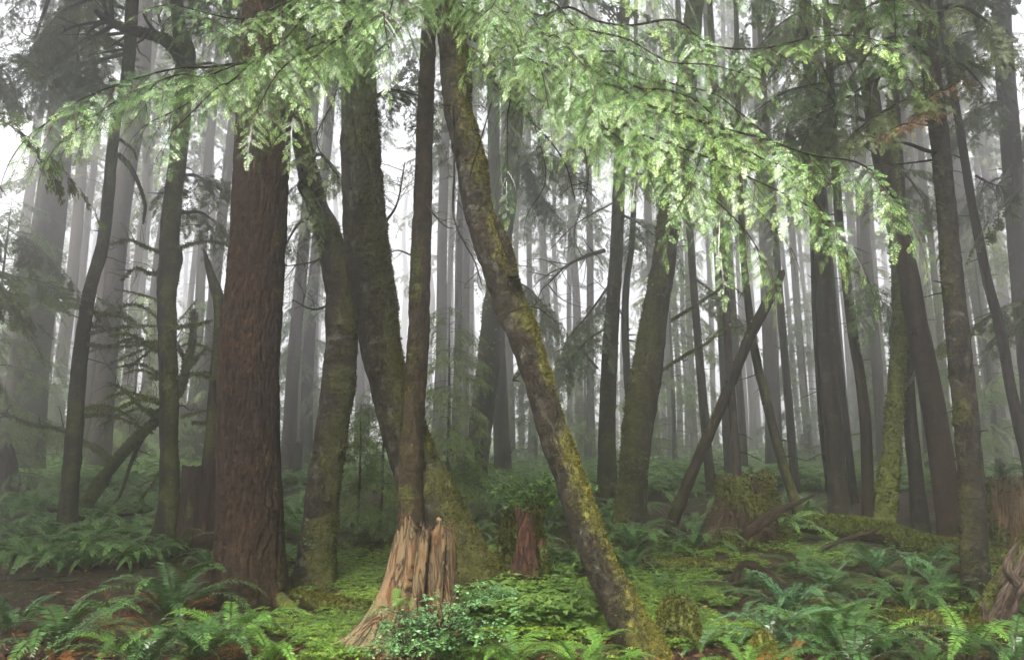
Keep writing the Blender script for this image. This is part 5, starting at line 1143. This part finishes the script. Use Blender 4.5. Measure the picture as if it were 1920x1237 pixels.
tr_xy = [(t['org'][0], t['org'][1]) for t in TREES.values()]
while cnt < 235 and tries < 9000:
    tries += 1
    Yf = 10.5 + 24 * g.random() ** 1.35; px = g.uniform(-60, 1980); x = (px - 960) / FPX * Yf
    if 540 < px < 1340 and Yf < 11.3: continue
    if px > 1240 and Yf < 11.8: continue
    if px > 1400 and g.random() < .62: continue
    s = g.uniform(.8, 1.3) if Yf > 14 else g.uniform(.7, 1.15)
    if any((x - a) ** 2 + (Yf - b) ** 2 < (.36 * (s + c)) ** 2 for a, b, c in FERN_XY): continue
    if any((x - a) ** 2 + (Yf - b) ** 2 < .2 for a, b in tr_xy): continue
    lab, grp = zone(px, Yf); FERN_XY.append((x, Yf, s))
    o = thing('sword_fern', lab, 'fern', (x, Yf, zgs(x, Yf)), grp, g.uniform(0, 6.28), FERN1[g.integers(7)]); o.scale = (s,) * 3; cnt += 1
# the dark bank in the first row on the brown dirt
for k, (px, py, s) in enumerate([(15, 1050, .8), (60, 1065, .8), (110, 1075, .85), (165, 1070, .8), (215, 1062, .85), (262, 1060, .75), (40, 1015, .9), (95, 1025, .9), (185, 1020, .9), (235, 1012, .9), (5, 985, .9), (150, 1045, .9), (280, 1020, .8)]):
    p = ground_at(px, py); o = thing('sword_fern', zone(100, 0)[0], 'fern', p, zone(100, 0)[1], k * 1.3, FERN1[k % 7]); o.scale = (s,) * 3; FERN_XY.append((p[0], p[1], s))
# far undergrowth that reads as one mass
A = Acc(); g = np.random.default_rng(6)
V0, Q0, T0 = bough(.85, .14, .3, .11, .045, .05, 99, droop=.5, gaps=.1, sw=.004)
for k in range(2600):
    Yf = 19 + 65 * g.random() ** 1.4; x = g.uniform(-.78, .78) * Yf; zz = zgs(x, Yf); a0 = g.uniform(0, 6.28)
    for q in range(4):
        a = a0 + q * 1.57 + g.normal(0, .3)
        A.add(bend_frame(V0 * g.uniform(.9, 1.5), np.array([math.cos(a), math.sin(a), 1.1]), np.array([0, 0, 1.])) + np.array([x, Yf, zz]), Q0, T0)
o = put('undergrowth', A.mesh('undergrowth', M['fern_skylit'])); o['kind'] = 'stuff'

# ------------------------------------------------------------------ wood sorrel carpet (three heart leaflets on a stalk)
def sorrel(n, region, name, size, mat, dens, seed, hgt=(.03, .10)):
    g = np.random.default_rng(seed); P = []
    while len(P) < n:
        k = 20000
        px, py = g.uniform(region[0], region[2], k), g.uniform(region[1], region[3], k)
        a, b = (px - 960) / FPX, (618.5 - py) / FPX; dz = SP + b * CP; dy = CP - b * SP
        Yg = np.full(k, 8.0)
        for it in range(25):
            x = a / dy * Yg; z = zg(x, Yg); Yg = np.clip(.5 * Yg + .5 * (z - CAMZ) / np.minimum(dz / dy, -.02), 3, 40)
        x = a / dy * Yg; z = zg(x, Yg)
        ok = (fbm(np.stack([x * .9, Yg * .9, 0 * x], -1), 3, seed + 40) + .25 * vnoise(np.stack([x * 5, Yg * 5, 0 * x], -1), seed) > dens) & (g.random(k) < np.clip(Yg / 9, .3, 1) ** 2 * 1.2)
        ok &= (px + 110 * fbm(np.stack([Yg * 1.5, x * 1.5, 0 * x], -1), 2, seed + 7) > region[0] + 70) & (px + 160 * fbm(np.stack([x * 1.5, Yg * 1.5, 0 * x], -1), 2, seed + 8) < region[2] - 90)
        P += list(np.stack([x, Yg, z], -1)[ok])
    P = np.array(P[:n]); P[:, 2] += g.uniform(hgt[0], hgt[1], n) + .02
    A = Acc(); az = g.uniform(0, 6.28, n); sz = size * g.uniform(.6, 1.35, n); tint = np.clip(g.normal(.5, .25, n) + (P[:, 2] - zg(P[:, 0], P[:, 1]) - .08) * 3, 0, 1)
    tilt = g.normal(0, .25, (n, 2))
    for k in range(3):
        a = az + k * 2.094; D = np.stack([np.cos(a), np.sin(a), -.22 + .5 * tilt[:, 0]], 1); W = np.stack([-np.sin(a), np.cos(a), .5 * tilt[:, 1]], 1); s = sz[:, None]
        V = np.stack([P, P + D * s * .75 + W * s * .52 - np.array([0, 0, .1]) * s, P + D * s * .82, P + D * s * .75 - W * s * .52 - np.array([0, 0, .1]) * s], 1).reshape(-1, 3)
        A.add(V, np.arange(4 * n).reshape(n, 4), np.repeat(tint, 4))
    o = put(name, A.mesh(name, M[mat])); o['kind'] = 'stuff'
sorrel(22000, (450, 1030, 1480, 1260), 'wood_sorrel', .036, 'sorrel', -.06, 51)
sorrel(7000, (1120, 1005, 2060, 1260), 'clover_carpet', .04, 'sorrel', .08, 52)
sorrel(2500, (740, 1060, 1200, 1200), 'leafy_groundcover', .075, 'shrub', -.2, 53, (.12, .3))
# fallen leaves, twigs and needles
g = np.random.default_rng(54); n = 26000
Yl = 4.5 + 13 * g.random(n) ** 1.5; xl = g.uniform(-.75, .75, n) * Yl; P = np.stack([xl, Yl, zg(xl, Yl) + .015 + .03 * g.random(n)], 1)
D = unit(g.normal(size=(n, 3)) * np.array([1, 1, .22])); V, Q = blades(P, D, g.uniform(.02, .10, n), g.uniform(.008, .035, n), side=np.tile([0, 0, 1.], (n, 1)) + g.normal(size=(n, 3)) * .3)
A = Acc(); A.add(V, Q, np.repeat(np.clip(g.normal(.4, .25, n), 0, 1), 4)); o = put('leaf_litter', A.mesh('leaf_litter', M['litter'])); o['kind'] = 'stuff'
tbs = []
for k in range(480):
    y = 5 + 10 * g.random(); x = g.uniform(-.72, .72) * y; z = zgs(x, y) + .02; a = g.uniform(0, 6.28); L = g.uniform(.15, .7)
    p = np.array([x, y, z]); d = np.array([math.cos(a), math.sin(a), g.normal(0, .1)]); pp = [p, p + d * L * .5 + np.array([0, 0, g.normal(.01, .02)]), p + d * L]
    rr_ = g.uniform(.5, 1.8); tbs.append(tube(pp, [.009 * rr_, .007 * rr_, .003], 5, .12, seed=k))
V, Q, R = join_tubes(tbs, np.zeros(3)); o = put('twig_litter', make_mesh('twig_litter', V, Q, {'rest': R}, True, (M['dark_bark'],))); o['kind'] = 'stuff'

# ------------------------------------------------------------------ leafy shrubs
def shrub(px, py, label, mat, w, h, n, leafs, seed, Y=None, z0=None, flat=.4, name='leafy_shrub'):
    g = np.random.default_rng(seed); p = ground_at(px, py) if Y is None else at(px, py, Y)
    if z0 is not None: p[2] = z0
    e = thing(name, label, 'shrub', p); tbs, A = [], Acc()
    for k in range(n):
        a = g.uniform(0, 6.28); r = w * math.sqrt(g.random()); tip = np.array([math.cos(a) * r, math.sin(a) * r * .7, h * g.uniform(.55, 1.0) * (1 - .35 * (r / w) ** 2)])
        pp = [np.zeros(3), tip * np.array([.35, .35, .6]), tip]; tb = tube(pp, [.004, .003, .0015], 5, .06, seed=k); tbs.append(tb)
        C = tb['C'][len(tb['C']) // 3:]; t = unit(np.gradient(C, axis=0))
        for j in range(5):                                            # flat side sprays
            i = g.integers(len(C)); b = g.normal(math.atan2(tip[1], tip[0]), 1.0); d = unit(np.array([math.cos(b), math.sin(b), g.normal(.0, .12)])); L = leafs * g.uniform(2.5, 5); m_ = max(3, int(L / leafs * 1.5))
            x = np.linspace(.1, 1, m_); PP = C[i] + d * (x * L)[:, None] + np.array([0, 0, -1.]) * (x ** 2 * L * .2)[:, None]; S = unit(np.cross(d, [0, 0, 1.]))
            for sg in (1, -1):
                DD = unit(S * sg + d * .5 + g.normal(size=(m_, 3)) * .3); V, Q = blades(PP + g.normal(size=PP.shape) * leafs * .1, DD, leafs * g.uniform(.7, 1.2, m_), leafs * .62, side=np.tile([0, 0, 1.], (m_, 1)) + g.normal(size=(m_, 3)) * flat)
                A.add(V, Q, np.repeat(np.clip(g.normal(.5, .25, m_), 0, 1), 4))
    V, Q, R = join_tubes(tbs, np.zeros(3)); put('stems', make_mesh('stems', V, Q, {'rest': R}, True, (M['dark_bark'],)), e); put('foliage', A.mesh('foliage', M[mat]), e)
shrub(1003, 1000, 'airy bright green huckleberry spreading over the small red rotten stump', 'shrub', .75, .62, 46, .045, 61, Y=9.1, z0=.95)
shrub(835, 1215, 'blue-green leafy shrub in front of the orange stump', 'shrub_blue', .55, .46, 34, .036, 62, Y=6.2)
shrub(760, 1235, 'low blue-green leafy shrub at the bottom edge against the orange stump root', 'shrub_blue', .42, .26, 34, .032, 63, Y=6.0)
shrub(915, 1150, 'small blue-green bush by the root of the thick mossy leaner', 'shrub_blue', .35, .35, 26, .035, 64, Y=7.6)
shrub(1030, 1150, 'leafy green bush at the foot of the small red rotten stump', 'shrub', .55, .28, 40, .045, 65, Y=8.2)
shrub(820, 760, 'pale green leafy bush behind the slender hemlock', 'shrub', .9, 1.6, 40, .09, 66, Y=14.5, z0=zgs(-1.4, 14.5))

# ================================================================== air, sky, light, camera
hz = bpy.data.meshes.new('haze'); x0, x1, y0, y1, z0, z1 = -160, 160, -16, 170, -3, 46
hz.from_pydata([(x, y, z) for x in (x0, x1) for y in (y0, y1) for z in (z0, z1)], [], [(0, 1, 3, 2), (4, 6, 7, 5), (0, 4, 5, 1), (2, 3, 7, 6), (0, 2, 6, 4), (1, 5, 7, 3)])
m, nt, N = nm('haze'); v = N('ShaderNodeVolumePrincipled'); v.inputs['Density'].default_value = HAZE; v.inputs['Color'].default_value = (.995, .985, .99, 1); v.inputs['Anisotropy'].default_value = .88
o_ = N('ShaderNodeOutputMaterial'); nt.links.new(v.outputs[0], o_.inputs['Volume']); hz.materials.append(m)
h = put('haze', hz); h['kind'] = 'stuff'

w = bpy.data.worlds.new('World'); scene.world = w; w.use_nodes = True; nt = w.node_tree; nt.nodes.clear()
sky = _node(nt, 'ShaderNodeTexSky', sky_type='NISHITA', sun_disc=False, sun_elevation=math.radians(SUN_EL), sun_rotation=math.radians(SUN_ROT), air_density=1.0, dust_density=4.0, ozone_density=1.0)
hs = _node(nt, 'ShaderNodeHueSaturation', i_Saturation=.12)
bg = _node(nt, 'ShaderNodeBackground', i_Strength=SKY)
ow = _node(nt, 'ShaderNodeOutputWorld'); nt.links.new(sky.outputs[0], hs.inputs['Color']); nt.links.new(hs.outputs[0], bg.inputs[0]); nt.links.new(bg.outputs[0], ow.inputs[0])
el, ro = math.radians(SUN_EL), math.radians(SUN_ROT)
sd = Vector((math.sin(ro) * math.cos(el), math.cos(ro) * math.cos(el), math.sin(el)))
ld = bpy.data.lights.new('sun', 'SUN'); ld.energy = SUN; ld.angle = math.radians(25); ld.color = (1, .96, .9)
lo = bpy.data.objects.new('sun', ld); COL.objects.link(lo); lo.rotation_euler = sd.to_track_quat('Z', 'Y').to_euler(); lo.location = (0, -5, 30)
cd = bpy.data.cameras.new('camera'); cd.sensor_width = 36; cd.lens = FPX / 1920 * 36; cd.clip_end = 600; cd.clip_start = .05
co = bpy.data.objects.new('camera', cd); COL.objects.link(co); co.location = (0, 0, CAMZ); co.rotation_euler = (math.pi / 2 + PITCH, 0, 0); scene.camera = co
scene.view_settings.view_transform = 'Standard'; scene.view_settings.look = 'None'; scene.view_settings.exposure = EXPO; scene.view_settings.gamma = 1
cy = scene.cycles; cy.use_denoising = True; cy.max_bounces = 12; cy.diffuse_bounces = 3; cy.glossy_bounces = 2; cy.transmission_bounces = 3; cy.volume_bounces = 8; cy.transparent_max_bounces = 8
cy.use_adaptive_sampling = True; cy.adaptive_threshold = .02
